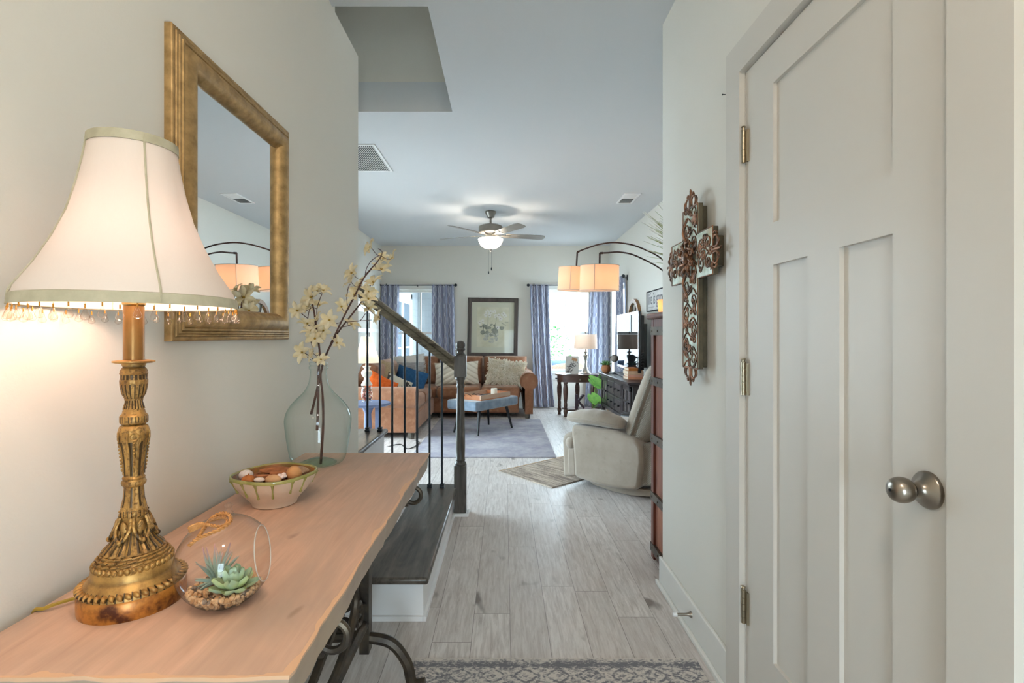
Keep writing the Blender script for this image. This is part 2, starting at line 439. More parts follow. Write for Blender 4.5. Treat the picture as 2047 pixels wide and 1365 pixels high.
# --- closet door with casing, panels, hinges, knob
m = MB(); cf = XR-0.018
m.box(cf, XR, DY1, DY1+0.098, 0, DZ+0.0); m.box(cf, XR, DY0-0.115, DY0, 0, DZ); m.box(cf, XR, DY0-0.115, DY1+0.098, DZ, DZ+0.10)
m.box(XR, XR+0.12, DY1-0.003, DY1, 0, DZ); m.box(XR, XR+0.12, DY0, DY0+0.003, 0, DZ)
struct('trim_2', m, M['door'])
m = MB(); fx, bxk, pf = XR+0.001, XR+0.038, XR+0.012
yA, yB = DY0+0.005, DY1-0.005
P1 = (1.013, 1.4626); zt = (1.535, 1.935); zb = (0.27, 1.413); pl = (1.298, 1.4626); pr = (1.013, 1.174)
def leaf(y0, y1, z0, z1): m.box(fx, bxk, y0, y1, z0, z1)
leaf(yA, P1[0], 0.008, 2.048); leaf(P1[1], yB, 0.008, 2.048)
leaf(P1[0], P1[1], zt[1], 2.048); leaf(P1[0], P1[1], zb[1], zt[0]); leaf(P1[0], P1[1], 0.008, zb[0]); leaf(pr[1], pl[0], zb[0], zb[1])
dr = struct('door_1', m, M['door'])
for (y0, y1, z0, z1) in ((P1[0], P1[1], *zt), (pl[0], pl[1], *zb), (pr[0], pr[1], *zb)):
    q = MB(); q.box(pf, bxk-0.004, y0-0.0, y1+0.0, z0, z1); q.build('door_panel', M['door'], dr, smooth=False)
def hinge(z):
    q = MB(); y = DY1-0.012; x = XR-0.010
    for i in range(5):
        q.lathe([(0.0062, i*0.0205), (0.0062, i*0.0205+0.0195)], 12, (x, y, z-0.051))
    q.lathe([(0.0075, 0), (0.0075, 0.003), (0.004, 0.004), (0.004, 0.010), (0.0075, 0.011), (0.006, 0.014)], 12, (x, y, z+0.051))
    q.box(XR-0.006, XR+0.001, y-0.016, y-0.004, z-0.05, z+0.05)
    q.build('hinge', M['hinge'], dr)
for z in (1.81, 1.073, 0.349): hinge(z)
kn = MB(); KY, KZ = 0.927, 0.93
Mk = Matrix.Translation((fx, KY, KZ)) @ Matrix.Rotation(-PI/2, 4, 'Y')
kn.lathe([(0.034, 0), (0.034, 0.004), (0.031, 0.008), (0.020, 0.013), (0.0145, 0.019), (0.0135, 0.026), (0.0135, 0.030)], 32, M=Mk)
ko = kn.build('knob_rosette', M['nickel'], dr)
kb = MB(); prof = [(0.0125, 0.028)]+[(0.0235*math.sin(PI*t)**0.62, 0.030+0.040*(1-math.cos(PI*t))/2) for t in [i/16 for i in range(1, 16)]]+[(0.001, 0.0702)]
kb.lathe(prof, 32, M=Mk); ko2 = kb.build('door_knob', M['nickel'], dr)
kh = MB(); kh.lathe([(0.0026, 0.0695), (0.0026, 0.0712)], 12, M=Mk); kh.build('keyhole', M['black'], ko2)
# nail and door stop
q = MB(); q.lathe([(0.0015, 0), (0.0015, 0.008), (0.003, 0.009), (0.002, 0.011)], 10, M=Matrix.Translation((cf, 1.735, 2.03)) @ Matrix.Rotation(-PI/2, 4, 'Y'))
q2 = q.build('nail', M['iron']); tag(q2, 'tiny dark nail in the wall above the left edge of door casing', 'nail')
ds = thing('door_stop', 'spring door stop with white rubber tip on the right baseboard', 'door stop', (XR-0.015, 2.06, 0.085))
Ms = Matrix.Rotation(-PI/2, 4, 'Y')
q = MB(); q.lathe([(0.013, 0), (0.012, 0.004), (0.007, 0.012), (0.006, 0.02), (0.006, 0.06)], 14, M=Ms); q.build('stop_shaft', M['nickel'], ds)
q = MB(); q.lathe([(0.009, 0.058), (0.009, 0.071), (0.006, 0.075)], 14, M=Ms); q.build('rubber_tip', M['white'], ds)
# --- ceiling registers
def vent(name, label, x0, x1, y0, y1, along, n, rim):
    t = thing(name, label, 'vent', ((x0+x1)/2, (y0+y1)/2, ZC))
    f = MB()
    f.box(x0, x1, y0, y0+rim, ZC-0.008, ZC-0.0005); f.box(x0, x1, y1-rim, y1, ZC-0.008, ZC-0.0005)
    f.box(x0, x0+rim, y0+rim, y1-rim, ZC-0.008, ZC-0.0005); f.box(x1-rim, x1, y0+rim, y1-rim, ZC-0.008, ZC-0.0005)
    f.build('frame', M['white'], t, world=True, smooth=False)
    b = MB(); b.box(x0+rim, x1-rim, y0+rim, y1-rim, ZC-0.0015, ZC-0.0008); b.build('duct_opening', M['duct'], t, world=True, smooth=False)
    s = MB()
    for i in range(n):
        u = (i+0.5)/n
        if along == 'y':
            c = x0+rim+(x1-x0-2*rim)*u; s.box(-0.006, 0.006, y0+rim, y1-rim, -0.0006, 0.0006, Matrix.Translation((c, 0, ZC-0.006)) @ Matrix.Rotation(0.6, 4, 'Y'))
        else:
            c = y0+rim+(y1-y0-2*rim)*u; s.box(x0+rim, x1-rim, -0.006, 0.006, -0.0006, 0.0006, Matrix.Translation((0, c, ZC-0.006)) @ Matrix.Rotation(0.5 if u > 0.5 else -0.5, 4, 'X'))
    s.build('louvres', M['white'], t, world=True, smooth=False)
M['duct'] = mat('duct_grey', C('4b4f52'), rough=0.8)
vent('return_air_grille', 'large white louvred return air grille in the living room ceiling, left side', -1.68, -1.02, 4.02, 4.68, 'y', 40, 0.022)
vent('ceiling_register', 'small white supply register in the ceiling near the right wall', 1.27, 1.45, 5.40, 5.80, 'x', 14, 0.022)

# ================================================================== OUTSIDE
M['patio'] = mat('patio_concrete', (0.62, 0.62, 0.60), (0.52, 0.53, 0.52), 3, rough=0.9, coord='World')
m = MB(); m.box(-14, 14, 8.76, 24, -0.2, -0.1); m.box(-14, 14, -14, -1.21, -0.2, -0.1); m.box(4.3, 14, -1.2, 8.76, -0.2, -0.1); m.box(-14, -6.05, -1.2, 8.76, -0.2, -0.1); struct('ground', m, M['patio'])
def siding(name, c):
    k = NT(name); x, y, z = k.sep(k.coord('World'))[:3]
    f = k.math('FRACT', k.math('DIVIDE', k.math('ADD', z, 1.0), 0.16))
    k.bump(f, 0.8, 0.012)
    return k.fin(k.mix(k.math('GREATER_THAN', f, 0.93), c, tuple(q*0.8 for q in c)), 0.6)
M['siding'] = siding('lap_siding', (0.13, 0.14, 0.15))
m = MB(); m.box(-2.6, -2.3, 8.80, 13.6, -0.1, 3.4); m.box(-2.6, -0.9, 13.6, 13.8, -0.1, 3.4); struct('wall_porch', m, M['siding'])
m = MB(); m.box(-3.0, -0.1, 8.76, 13.9, 2.75, 2.9); struct('ceiling_porch_shade', m, M['trim'])  # roof out of view, added to cut the daylight on the porch wall
# porch french door in the wing wall
m = MB(); px = -2.3
for (y0, y1) in ((10.35, 10.50), (12.45, 12.60)): m.box(px, px+0.03, y0, y1, -0.1, 2.22)
m.box(px, px+0.03, 10.35, 12.60, 2.10, 2.25)
for (y0, y1) in ((10.50, 10.64), (11.34, 11.48), (11.48, 11.62), (12.31, 12.45)): m.box(px, px+0.02, y0, y1, -0.05, 2.10)
for (y0, y1) in ((10.64, 11.34), (11.62, 12.31)):
    m.box(px, px+0.02, y0, y1, -0.05, 0.25); m.box(px, px+0.02, y0, y1, 1.96, 2.10); m.box(px, px+0.012, y0, y1, 0.92, 0.96)
pd = struct('door_2', m, mat('porch_trim', (0.24, 0.25, 0.26), rough=0.5))
q = MB()
for (y0, y1) in ((10.64, 11.34), (11.62, 12.31)): q.box(px, px+0.006, y0, y1, 0.25, 1.96)
q.build('door_glass', mat('dim_door_glass', C('4a535c'), rough=0.08, spec=0.3), pd, smooth=False)
m = MB(); m.box(1.66, 1.80, 11.6, 11.74, -0.1, 3.2); m.box(1.62, 1.84, 11.56, 11.78, -0.1, 0.1); m.box(1.62, 1.84, 11.56, 11.78, 2.8, 2.95)
struct('trim_3', m, M['white'], bevel=0.006)
# shrub beyond the right window
M['leaf_out'] = mat('shrub_leaf', C('2c6a2c'), C('4b8a40'), 9, rough=0.5)
sh = thing('garden_shrub', 'green leafy shrub growing outside the right living room window', 'shrub', (1.25, 13.2, -0.1))
fo = MB(); st = MB(); rr = random.Random(3)
for i in range(420):
    a = rr.uniform(0, 2*PI); h = rr.uniform(0.3, 1.55); r = 0.42*math.sqrt(rr.random())*(1.15-abs(h-0.9)*0.7)
    R = Mt((1.25+r*math.cos(a), 13.2+r*math.sin(a), h-0.1), (rr.uniform(-1, 1), rr.uniform(-1, 1), rr.uniform(0, 6)))
    fo.add([(0, 0, 0), (0.03, 0.035, 0.012), (0, 0.10, 0), (-0.03, 0.035, 0.012)], [(0, 1, 2, 3)], R)
for i in range(9):
    a = i*0.7; st.tube([(1.25, 13.2, -0.1), (1.25+0.1*math.cos(a), 13.2+0.1*math.sin(a), 0.5), (1.25+0.3*math.cos(a), 13.2+0.3*math.sin(a), 1.2)], [0.012, 0.009, 0.004], 5)
fo.build('foliage', M['leaf_out'], sh, world=True, smooth=False); st.build('stems', mat('twig', C('5a4634'), rough=0.8), sh, world=True)
# wicker patio loveseat seen low through the right window
M['wicker'] = mat('tan_wicker', C('8a6a58'), C('5a4438'), 60, stretch=(1, 1, 3), rough=0.7, bump=0.5)
ws = thing('wicker_loveseat', 'brown wicker patio loveseat with blue back cushion outside the right window', 'sofa', (1.45, 10.4, -0.1))
def arc_back(u, v):
    a = PI*u; return (1.45-0.72*math.cos(a), 10.4+0.12*math.sin(a*2)*0, 0.22+(0.20+0.24*math.sin(a))*v)
q = MB(); q.grid(arc_back, 24, 8); q.build('seat_back', M['wicker'], ws, world=True, solid=0.05)
q = MB(); q.box(0.78, 2.12, 10.43, 11.05, 0.0, 0.26); q.build('seat_base', M['wicker'], ws, world=True, bevel=0.03)
for x in (0.82, 2.08):
    for y in (10.46, 11.02):
        q = MB(); q.box(x-0.03, x+0.03, y-0.03, y+0.03, -0.1, 0.0); q.build('leg', M['wicker'], ws, world=True)
q = MB(); q.pillow(0.5, 0.42, 0.16, Mt((1.12, 10.60, 0.50), (0.15, 0, 0.1))); q.build('back_cushion', mat('blue_outdoor_cloth', C('3f526e'), rough=0.9), ws, world=True, weld=True)
# ================================================================== STAIRS
TS = [(-0.32, 0.19), (-0.56, 0.38), (-0.80, 0.57), (-1.04, 0.76), (-1.28, 0.95), (-1.52, 1.14), (-1.76, 1.33)]
SY0, SY1 = 2.775, 3.50
stc = thing('staircase', 'dark oak staircase with white risers rising left behind the hall wall', 'stairs', (-0.80, 3.1, 0))
rz_ = MB(); m0 = []
for i, (x, z) in enumerate(TS):
    y0 = 2.165 if i == 0 else SY0
    xl = -0.775 if i == 0 else x-0.30
    t = MB(); t.box(xl, x, y0-0.02 if i == 0 else y0, SY1+0.02, z-0.03, z)
    t.build('tread', M['dark_wood'], stc, world=True, bevel=0.011, seg=3)
    r = MB(); r.box(xl+0.005 if i == 0 else x-0.29, x-0.025, y0+0.01, SY1, 0 if i == 0 else z-0.19, z-0.03)
    if i == 0:
        r.box(-0.775, x-0.0255, y0-0.004, y0+0.0095, 0, 0.02); r.box(x-0.0245, x-0.011, y0-0.004, 3.41, 0, 0.02)
    r.build('riser', M['white'], stc, world=True, smooth=False)
s = MB(); s.prism([(-0.35, 0), (-0.585, 0.0), (-2.0, 0.0), (-2.0, 1.3), (-1.8, 1.3), (-1.79, 1.11), (-1.55, 1.11), (-1.55, 0.92), (-1.31, 0.92), (-1.31, 0.73), (-1.07, 0.73), (-1.07, 0.54), (-0.83, 0.54), (-0.83, 0.35), (-0.59, 0.35), (-0.59, 0.16), (-0.36, 0.16)], 'y', SY1-0.004, SY1+0.012)
s.build('skirt_board', M['white'], stc, world=True, smooth=False)
# railing: newel, handrail, balusters
rl = thing('stair_railing', 'dark oak stair railing with newel post and thin black iron balusters', 'railing', (-0.297, 3.46, 0))
q = MB(); nx, ny = -0.297, 3.46
def sqr(h, z0, z1, mb, cx=nx, cy=ny): mb.box(cx-h, cx+h, cy-h, cy+h, z0, z1)
sqr(0.040, 0.0, 0.335, q); sqr(0.040, 0.93, 1.075, q)
q.lathe([(0.036, 0.325), (0.040, 0.345), (0.036, 0.355), (0.029, 0.362), (0.033, 0.372), (0.029, 0.38), (0.0315, 0.45), (0.030, 0.60), (0.026, 0.78), (0.023, 0.855), (0.029, 0.865), (0.029, 0.872), (0.024, 0.88), (0.026, 0.905), (0.034, 0.915), (0.034, 0.922), (0.030, 0.935)], 28, (nx, ny, 0))
q.lathe([(0.036, 1.07), (0.038, 1.078), (0.033, 1.085), (0.022, 1.095), (0.021, 1.105), (0.033, 1.113), (0.034, 1.121), (0.027, 1.126), (0.031, 1.137), (0.033, 1.147), (0.030, 1.160), (0.020, 1.171), (0.006, 1.176)], 28, (nx, ny, 0))
q.build('newel_post', M['dark_wood_z'], rl, world=True, bevel=0.003, angle=40)
q = MB(); q.box(nx-0.052, nx+0.058, ny-0.055, ny+0.055, 0, 0.02); q.build('post_shoe', M['white'], rl, world=True, bevel=0.003)
# handrail profile swept along its slope
sl = 0.765; x0r, z0r = nx-0.038, 1.035; x1r = -1.75
prof = [(-0.020, -0.046), (0.020, -0.046), (0.022, -0.030), (0.016, -0.020), (0.018, -0.008), (0.030, 0.002), (0.032, 0.014), (0.024, 0.024), (0.0, 0.029), (-0.024, 0.024), (-0.032, 0.014), (-0.030, 0.002), (-0.018, -0.008), (-0.016, -0.020), (-0.022, -0.030)]
q = MB(); n = len(prof); vs = []
for xx in (x0r, x1r):
    zz = z0r+(x0r-xx)*sl
    vs += [(xx, 3.40+a+0.06 if False else 3.42+a, zz+b*1.25) for a, b in prof]
q.add(vs, [tuple(range(n)), tuple(range(2*n-1, n-1, -1))]+[(i, n+i, n+(i+1) % n, (i+1) % n) for i in range(n)])
q.build('handrail', M['dark_wood_x'], rl, world=True, angle=30)
for i in range(15):
    bx = -0.417-0.0833*i
    k = min(int((bx+0.32)/-0.24), 6); zb_ = TS[k][1]; ztop = z0r+(x0r-bx)*sl-0.05
    b = MB(); b.box(bx-0.0065, bx+0.0065, 3.4135, 3.4265, zb_, ztop); bo = b.build('baluster', M['iron'], rl, world=True, bevel=0.0015)
    b = MB()
    for (h, a, c) in ((0.0155, 0.0, 0.014), (0.0125, 0.014, 0.019), (0.0155, 0.019, 0.027)): b.box(bx-h, bx+h, 3.42-h, 3.42+h, zb_+a, zb_+c)
    sh_ = b.build('baluster_shoe', M['iron'], bo, bevel=0.002)
    me = sh_.data; me.transform(Matrix.Translation(-Vector(rl.location)))
# ================================================================== CONSOLE TABLE
TZ = 0.76; TX0, TX1, TY0, TY1 = -0.765, -0.285, 0.672, 1.962
def table_wood(name):
    k = NT(name); v = k.coord('World'); x, y, z = k.sep(v)[:3]
    g = k.noise(k.comb(x, k.math('MULTIPLY', y, 0.07), z), 34, 6, 0.65, 0.7)
    g2 = k.noise(k.comb(x, k.math('MULTIPLY', y, 0.3), z), 6, 4, 0.6, 0.8)
    col = k.mix(k.ramp(g, 0.3, 0.75), C('d6b199'), C('b8957f'))
    col = k.mix(k.ramp(g2, 0.42, 0.75), col, C('ad9584'))
    kn = k.noise(k.comb(k.math('MULTIPLY', x, 1.5), k.math('MULTIPLY', y, 0.9), 3.0), 9, 2, 0.5, 0.2)
    col = k.mix(k.math('MULTIPLY', k.ramp(kn, 0.72, 0.80), 0.5), col, C('6b4f3d'))
    # worn pale chips along the front and right edge
    ed = k.math('MINIMUM', k.math('SUBTRACT', TX1, x), k.math('SUBTRACT', y, TY0))
    ch = k.noise(k.comb(k.math('MULTIPLY', x, 1.0), k.math('MULTIPLY', y, 0.4), 0.0), 14, 3, 0.5)
    w = k.math('ADD', 0.004, k.math('MULTIPLY', k.ramp(ch, 0.5, 0.7), 0.014))
    top = k.math('GREATER_THAN', z, TZ-0.006)
    chip = k.math('MULTIPLY', k.math('LESS_THAN', ed, w), top)
    col = k.mix(k.math('MULTIPLY', chip, 0.75), col, C('d9b08a'))
    col = k.mix(k.math('MULTIPLY', k.math('LESS_THAN', z, TZ-0.007), 0.8), col, k.mix(k.ramp(g2, 0.4, 0.65), C('8f8478'), C('a3927c')))
    k.bump(g, 0.15, 0.002)
    return k.fin(col, 0.5, 0, 0.35)
M['table_top'] = table_wood('weathered_pine_slab')
tb = thing('console_table', 'live edge wooden console table on scrolled black cast iron legs', 'table', (-0.53, 1.32, 0))
def edge_n(t, s): return mnoise.noise(Vector((t*9, s, 0.3)))*0.006+mnoise.noise(Vector((t*30, s, 4.1)))*0.003
q = MB(); NU, NV = 30, 90
def top_pt(u, v, z, inset=0.0):
    xr = TX1+edge_n(v*1.3, 1.0)-inset; yf = TY0+edge_n(u*0.5, 5.0)+inset
    return (TX0+(xr-TX0)*u, yf+(TY1-inset*0.5-yf)*v, z)
q.grid(lambda u, v: top_pt(u, v, TZ), NU, NV)
q.grid(lambda u, v: top_pt(u, v, TZ-0.055, 0.008), NU, NV)
def side(u, v, which):
    a = (1, v) if which == 'r' else (0, v) if which == 'l' else (v, 0) if which == 'f' else (v, 1)
    h = u
    return tuple(Vector(top_pt(*a, TZ))*(1-h)+Vector(top_pt(*a, TZ-0.055, 0.008))*h) if h in (0, 1) else tuple(Vector(top_pt(*a, TZ-0.055*h, 0.002*(h > 0)+0.006*h+edge_n(v*3+h*2, 9)*0.25)))
q.grid(lambda u, v: side(u, v, 'r'), 4, NV); q.grid(lambda u, v: side(u, v, 'l'), 4, NV); q.grid(lambda u, v: side(u, v, 'f'), 4, NU); q.grid(lambda u, v: side(u, v, 'b'), 4, NU)
q.build('table_top', M['table_top'], tb, world=True, weld=True, angle=45)
def spiral(c, r0, r1, a0, a1, plane, n=22):
    out = []
    for i in range(n+1):
        t = i/n; a = a0+(a1-a0)*t; r = r0+(r1-r0)*t
        p, s = r*math.cos(a), r*math.sin(a)
        out.append({'x': (c[0], c[1]+p, c[2]+s), 'y': (c[0]+p, c[1], c[2]+s)}[plane])
    return out
XP = -0.475
for yy in (1.75, 0.93):
    q = MB()
    q.box(XP-0.016, XP+0.016, yy-0.022, yy+0.022, 0.13, TZ-0.055); q.box(XP-0.026, XP-0.016, yy-0.010, yy+0.010, 0.2, 0.69)
    q.box(-0.70, -0.33, yy-0.02, yy+0.02, TZ-0.069, TZ-0.055)
    # inner post against the wall side
    q.box(-0.655, -0.627, yy-0.022, yy+0.022, 0.13, TZ-0.055)
    # arched foot
    arch = bez([(-0.272, yy, 0.018), (-0.315, yy, 0.02), (-0.335, yy, 0.09), (-0.385, yy, 0.155), (-0.46, yy, 0.175), (-0.56, yy, 0.18), (-0.65, yy, 0.165), (-0.70, yy, 0.12), (-0.725, yy, 0.02), (-0.755, yy, 0.018)], 8)
    q.tube(arch, 0.019, 8)
    # scroll bracket under the top and inner scrolls
    q.tube(spiral((-0.312, yy, 0.664), 0.028, 0.024, -0.7*PI, 1.1*PI, 'y'), 0.0075, 8)
    q.tube(bez([(XP, yy, 0.50), (-0.44, yy, 0.585), (-0.39, yy, 0.625), (-0.33, yy, 0.636)], 6), 0.012, 8)
    q.tube(spiral((-0.55, yy, 0.30), 0.075, 0.02, -0.5*PI, 2.2*PI, 'y'), 0.009, 6)
    q.tube(spiral((-0.55, yy, 0.50), 0.075, 0.02, 0.5*PI, -2.2*PI, 'y'), 0.009, 6)
    q.tube(spiral((-0.55, yy, 0.22), 0.035, 0.012, 0.5*PI, 3.2*PI, 'y'), 0.008, 6)
    q.build('leg_frame', M['cast'], tb, world=True)
q = MB(); xb = XP+0.0
q.tube([(xb, 0.93, 0.52), (xb, 1.75, 0.52)], 0.016, 8); q.tube([(xb, 0.93, 0.23), (xb, 1.75, 0.23)], 0.016, 8)
el = [(xb, 1.36+0.27*math.cos(a), 0.375+0.125*math.sin(a)) for a in [2*PI*i/40 for i in range(40)]]
q.tube(el, 0.013, 8, closed=True)
q.tube(bez([(xb, 0.95, 0.25), (xb, 1.2, 0.33), (xb, 1.5, 0.42), (xb, 1.73, 0.50)], 6), 0.012, 8)
for (y, z, d) in ((1.665, 0.44, 1), (1.665, 0.31, -1), (1.02, 0.44, -1), (1.02, 0.31, 1)):
    q.tube(spiral((xb, y, z), 0.05, 0.012, 0, d*2.6*PI, 'x'), 0.0085, 6)
q.build('cross_brace', M['cast'], tb, world=True)

# ================================================================== HALL TABLE LAMP
LXc, LYc = -0.63, 0.868
def gilt(name, c1, c2, c3):
    k = NT(name); v = k.coord('World')
    n = k.noise(v, 26, 6, 0.7); n2 = k.noise(v, 90, 3)
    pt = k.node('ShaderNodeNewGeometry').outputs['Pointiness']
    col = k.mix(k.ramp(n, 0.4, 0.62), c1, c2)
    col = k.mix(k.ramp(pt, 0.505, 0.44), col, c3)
    px_, py_, pz_ = k.sep(v)[:3]; h = k.math('SUBTRACT', pz_, TZ)
    ang = k.math('ARCTAN2', k.math('SUBTRACT', py_, LYc), k.math('SUBTRACT', px_, LXc))
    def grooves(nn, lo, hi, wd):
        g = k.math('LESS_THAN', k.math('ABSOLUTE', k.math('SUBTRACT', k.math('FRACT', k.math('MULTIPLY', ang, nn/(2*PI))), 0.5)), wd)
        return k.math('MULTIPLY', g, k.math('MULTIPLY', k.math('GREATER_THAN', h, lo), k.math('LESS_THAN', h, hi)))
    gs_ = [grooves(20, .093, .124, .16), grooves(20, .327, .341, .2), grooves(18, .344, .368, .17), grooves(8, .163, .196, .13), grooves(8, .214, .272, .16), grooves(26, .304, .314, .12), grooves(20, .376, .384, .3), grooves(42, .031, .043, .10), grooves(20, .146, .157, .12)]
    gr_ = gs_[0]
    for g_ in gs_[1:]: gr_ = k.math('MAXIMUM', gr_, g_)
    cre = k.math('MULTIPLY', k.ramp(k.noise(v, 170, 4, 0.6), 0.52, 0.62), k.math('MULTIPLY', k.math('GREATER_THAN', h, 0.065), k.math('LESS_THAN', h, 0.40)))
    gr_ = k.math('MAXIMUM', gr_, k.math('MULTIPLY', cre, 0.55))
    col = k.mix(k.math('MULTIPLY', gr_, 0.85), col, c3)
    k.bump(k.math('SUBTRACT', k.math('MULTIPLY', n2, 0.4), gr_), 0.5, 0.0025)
    return k.fin(col, 0.42, 0.5, 0.5)
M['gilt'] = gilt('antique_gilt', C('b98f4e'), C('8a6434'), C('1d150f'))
M['gilt_red'] = mat('burnished_red_gold', C('b87733'), C('4f2715'), 38, rough=0.32, metal=0.3, lo=.46, hi=.66, detail=8)
lp = thing('table_lamp', 'ornate antique gold table lamp with beaded cream bell shade on the console', 'lamp', (LXc, LYc, TZ))
q = MB(); q.lathe([(0.076, 0.0), (0.077, 0.004), (0.077, 0.028), (0.075, 0.031)], 56, (LXc, LYc, TZ)); q.build('foot', M['gilt_red'], lp, world=True)
q = MB()
q.lathe([(0.0745, 0.030), (0.074, 0.036), (0.068, 0.042), (0.0635, 0.049), (0.0595, 0.052), (0.0585, 0.054), (0.0585, 0.064), (0.056, 0.067), (0.0545, 0.074), (0.051, 0.078), (0.046, 0.085), (0.0405, 0.090), (0.038, 0.092)], 72, (LXc, LYc, TZ))
for i in range(42):   # twisted rope rim
    a = 2*PI*i/42; q.ell((0, 0, 0), (0.0092, 0.0044, 0.0058), 8, 6, Mt((LXc+0.071*math.cos(a), LYc+0.071*math.sin(a), TZ+0.0375), (0.5, 0, a+0.45)))
for i in range(40):   # scale rim on the second tier
    a = 2*PI*i/40; q.ell((0, 0, 0), (0.0035, 0.0046, 0.0055), 7, 5, Mt((LXc+0.0555*math.cos(a), LYc+0.0555*math.sin(a), TZ+0.0705), (0, 0, a)))
for j, (r, z) in enumerate(((0.0525, 0.078), (0.049, 0.0825), (0.045, 0.087))):
    for i in range(22):
        a = 2*PI*(i+0.5*(j % 2))/22; q.ell((0, 0, 0), (0.0026, 0.0085, 0.0024), 6, 5, Mt((LXc+r*math.cos(a), LYc+r*math.sin(a), TZ+z), (0.15, 0, a)))
def flut(nf, d): return lambda a, z: 1+d*abs(math.sin(a*nf/2))
q.lathe([(0.0415, 0.090), (0.040, 0.094), (0.031, 0.104), (0.024, 0.116), (0.021, 0.126)], 96, (LXc, LYc, TZ), rad=flut(20, 0.10))
for i in range(6):    # lobed acanthus swags
    a = PI/6+i*PI/3
    R = Mt((LXc, LYc, TZ), (0, 0, a))
    pts = bez([(0.019, -0.009, 0.146), (0.026, -0.0115, 0.128), (0.0315, -0.006, 0.114), (0.033, 0.0, 0.111), (0.0315, 0.006, 0.114), (0.026, 0.0115, 0.128), (0.019, 0.009, 0.146)], 5)
    q.tube(pts, 0.0028, 6, M=R); q.ell((0.024, 0, 0.128), (0.003, 0.006, 0.014), 8, 6, R); q.ell((0.034, 0, 0.1105), (0.004, 0.0045, 0.0045), 8, 6, R)
q.lathe([(0.021, 0.125), (0.0185, 0.142), (0.0195, 0.146), (0.0195, 0.157), (0.0175, 0.160)], 36, (LXc, LYc, TZ))
for i in range(12):
    a = 2*PI*i/12
    for dz in (-0.0025, 0.0025): q.ell((LXc+0.0195*math.cos(a), LYc+0.0195*math.sin(a), TZ+0.1515+dz), (0.0022, 0.0022, 0.0022), 6, 5)
q.lathe([(0.0175, 0.160), (0.0145, 0.175), (0.013, 0.196)], 64, (LXc, LYc, TZ), rad=flut(8, 0.08))
q.lathe([(0.0145, 0.195), (0.0175, 0.199), (0.018, 0.203), (0.0155, 0.207), (0.0165, 0.210), (0.0145, 0.213)], 36, (LXc, LYc, TZ))
q.lathe([(0.0135, 0.213), (0.0145, 0.235), (0.0175, 0.262), (0.0205, 0.280), (0.0215, 0.289), (0.019, 0.297), (0.015, 0.300)], 64, (LXc, LYc, TZ), rad=flut(8, 0.07))
for i in range(4):    # rosettes with bead drops
    a = -PI/2+0.64+i*PI/2; R = Mt((LXc, LYc, TZ), (0, 0, a))
    q.tube([(0.0215, 0.0062*math.cos(b), 0.281+0.0062*math.sin(b)) for b in [2*PI*j/16 for j in range(16)]], 0.0017, 6, closed=True, M=R)
    q.ell((0.0215, 0, 0.281), (0.002, 0.0028, 0.0028), 8, 6, R)
    for j in range(9): q.ell((0.0208-j*0.0006, 0, 0.270-j*0.0058), (0.002, 0.0022-j*0.0001, 0.0026), 7, 5, R)
    for sgn in (-1, 1): q.tube(bez([(0.021, sgn*0.008, 0.289), (0.0215, sgn*0.0095, 0.276), (0.0185, sgn*0.006, 0.262), (0.0152, sgn*0.0048, 0.235), (0.0145, sgn*0.0045, 0.216)], 5), 0.0012, 5, M=R)
q.lathe([(0.015, 0.299), (0.0195, 0.302), (0.0205, 0.304), (0.0205, 0.314), (0.019, 0.316), (0.0165, 0.319), (0.016, 0.323), (0.0145, 0.326)], 12, (LXc, LYc, TZ))
q.lathe([(0.0145, 0.326), (0.0115, 0.338), (0.0118, 0.342)], 64, (LXc, LYc, TZ), rad=flut(16, 0.10))
q.lathe([(0.0125, 0.341), (0.0128, 0.344), (0.0165, 0.352), (0.0188, 0.365), (0.0192, 0.373)], 64, (LXc, LYc, TZ), rad=flut(18, 0.06))
q.lathe([(0.0196, 0.372), (0.0204, 0.374), (0.0196, 0.376), (0.0192, 0.384), (0.0204, 0.386), (0.0196, 0.388), (0.0196, 0.391), (0.0172, 0.395), (0.0155, 0.397), (0.0175, 0.402), (0.0175, 0.404)], 40, (LXc, LYc, TZ))
q.lathe([(0.0175, 0.403), (0.026, 0.4035), (0.0305, 0.405), (0.0305, 0.4075), (0.022, 0.409), (0.0155, 0.409)], 40, (LXc, LYc, TZ))
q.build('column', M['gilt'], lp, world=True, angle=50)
q = MB(); q.lathe([(0.0152, 0.408), (0.0152, 0.498), (0.0148, 0.500)], 28, (LXc, LYc, TZ)); q.build('candle_sleeve', mat('gold_sleeve', C('9c7440'), C('7d5a30'), 18, stretch=(1, 1, 0.5), rough=0.35, metal=0.6), lp, world=True)
q = MB(); q.lathe([(0.013, 0.499), (0.017, 0.503), (0.017, 0.507), (0.014, 0.510), (0.014, 0.53), (0.010, 0.535)], 24, (LXc, LYc, TZ)); q.build('socket', mat('brass', C('b39a66'), rough=0.25, metal=1.0), lp, world=True)
q = MB(); q.lathe([(0.010, 0.534), (0.013, 0.545), (0.024, 0.575), (0.029, 0.60), (0.026, 0.622), (0.014, 0.635), (0.002, 0.638)], 20, (LXc, LYc, TZ))
q.build('bulb', emis('lit_bulb', (1.0, 0.72, 0.57), 30.0), lp, world=True)
q = MB()
for sgn in (-1, 1): q.tube(bez([(LXc+sgn*0.012, LYc, TZ+0.515), (LXc+sgn*0.046, LYc, TZ+0.55), (LXc+sgn*0.05, LYc, TZ+0.62), (LXc+sgn*0.025, LYc, TZ+0.70), (LXc, LYc, TZ+0.765)], 8), 0.0015, 6)
for b in (0, PI/2, PI, 1.5*PI): q.tube([(LXc, LYc, TZ+0.765), (LXc+0.062*math.cos(b), LYc+0.062*math.sin(b), TZ+0.772)], 0.0015, 6)
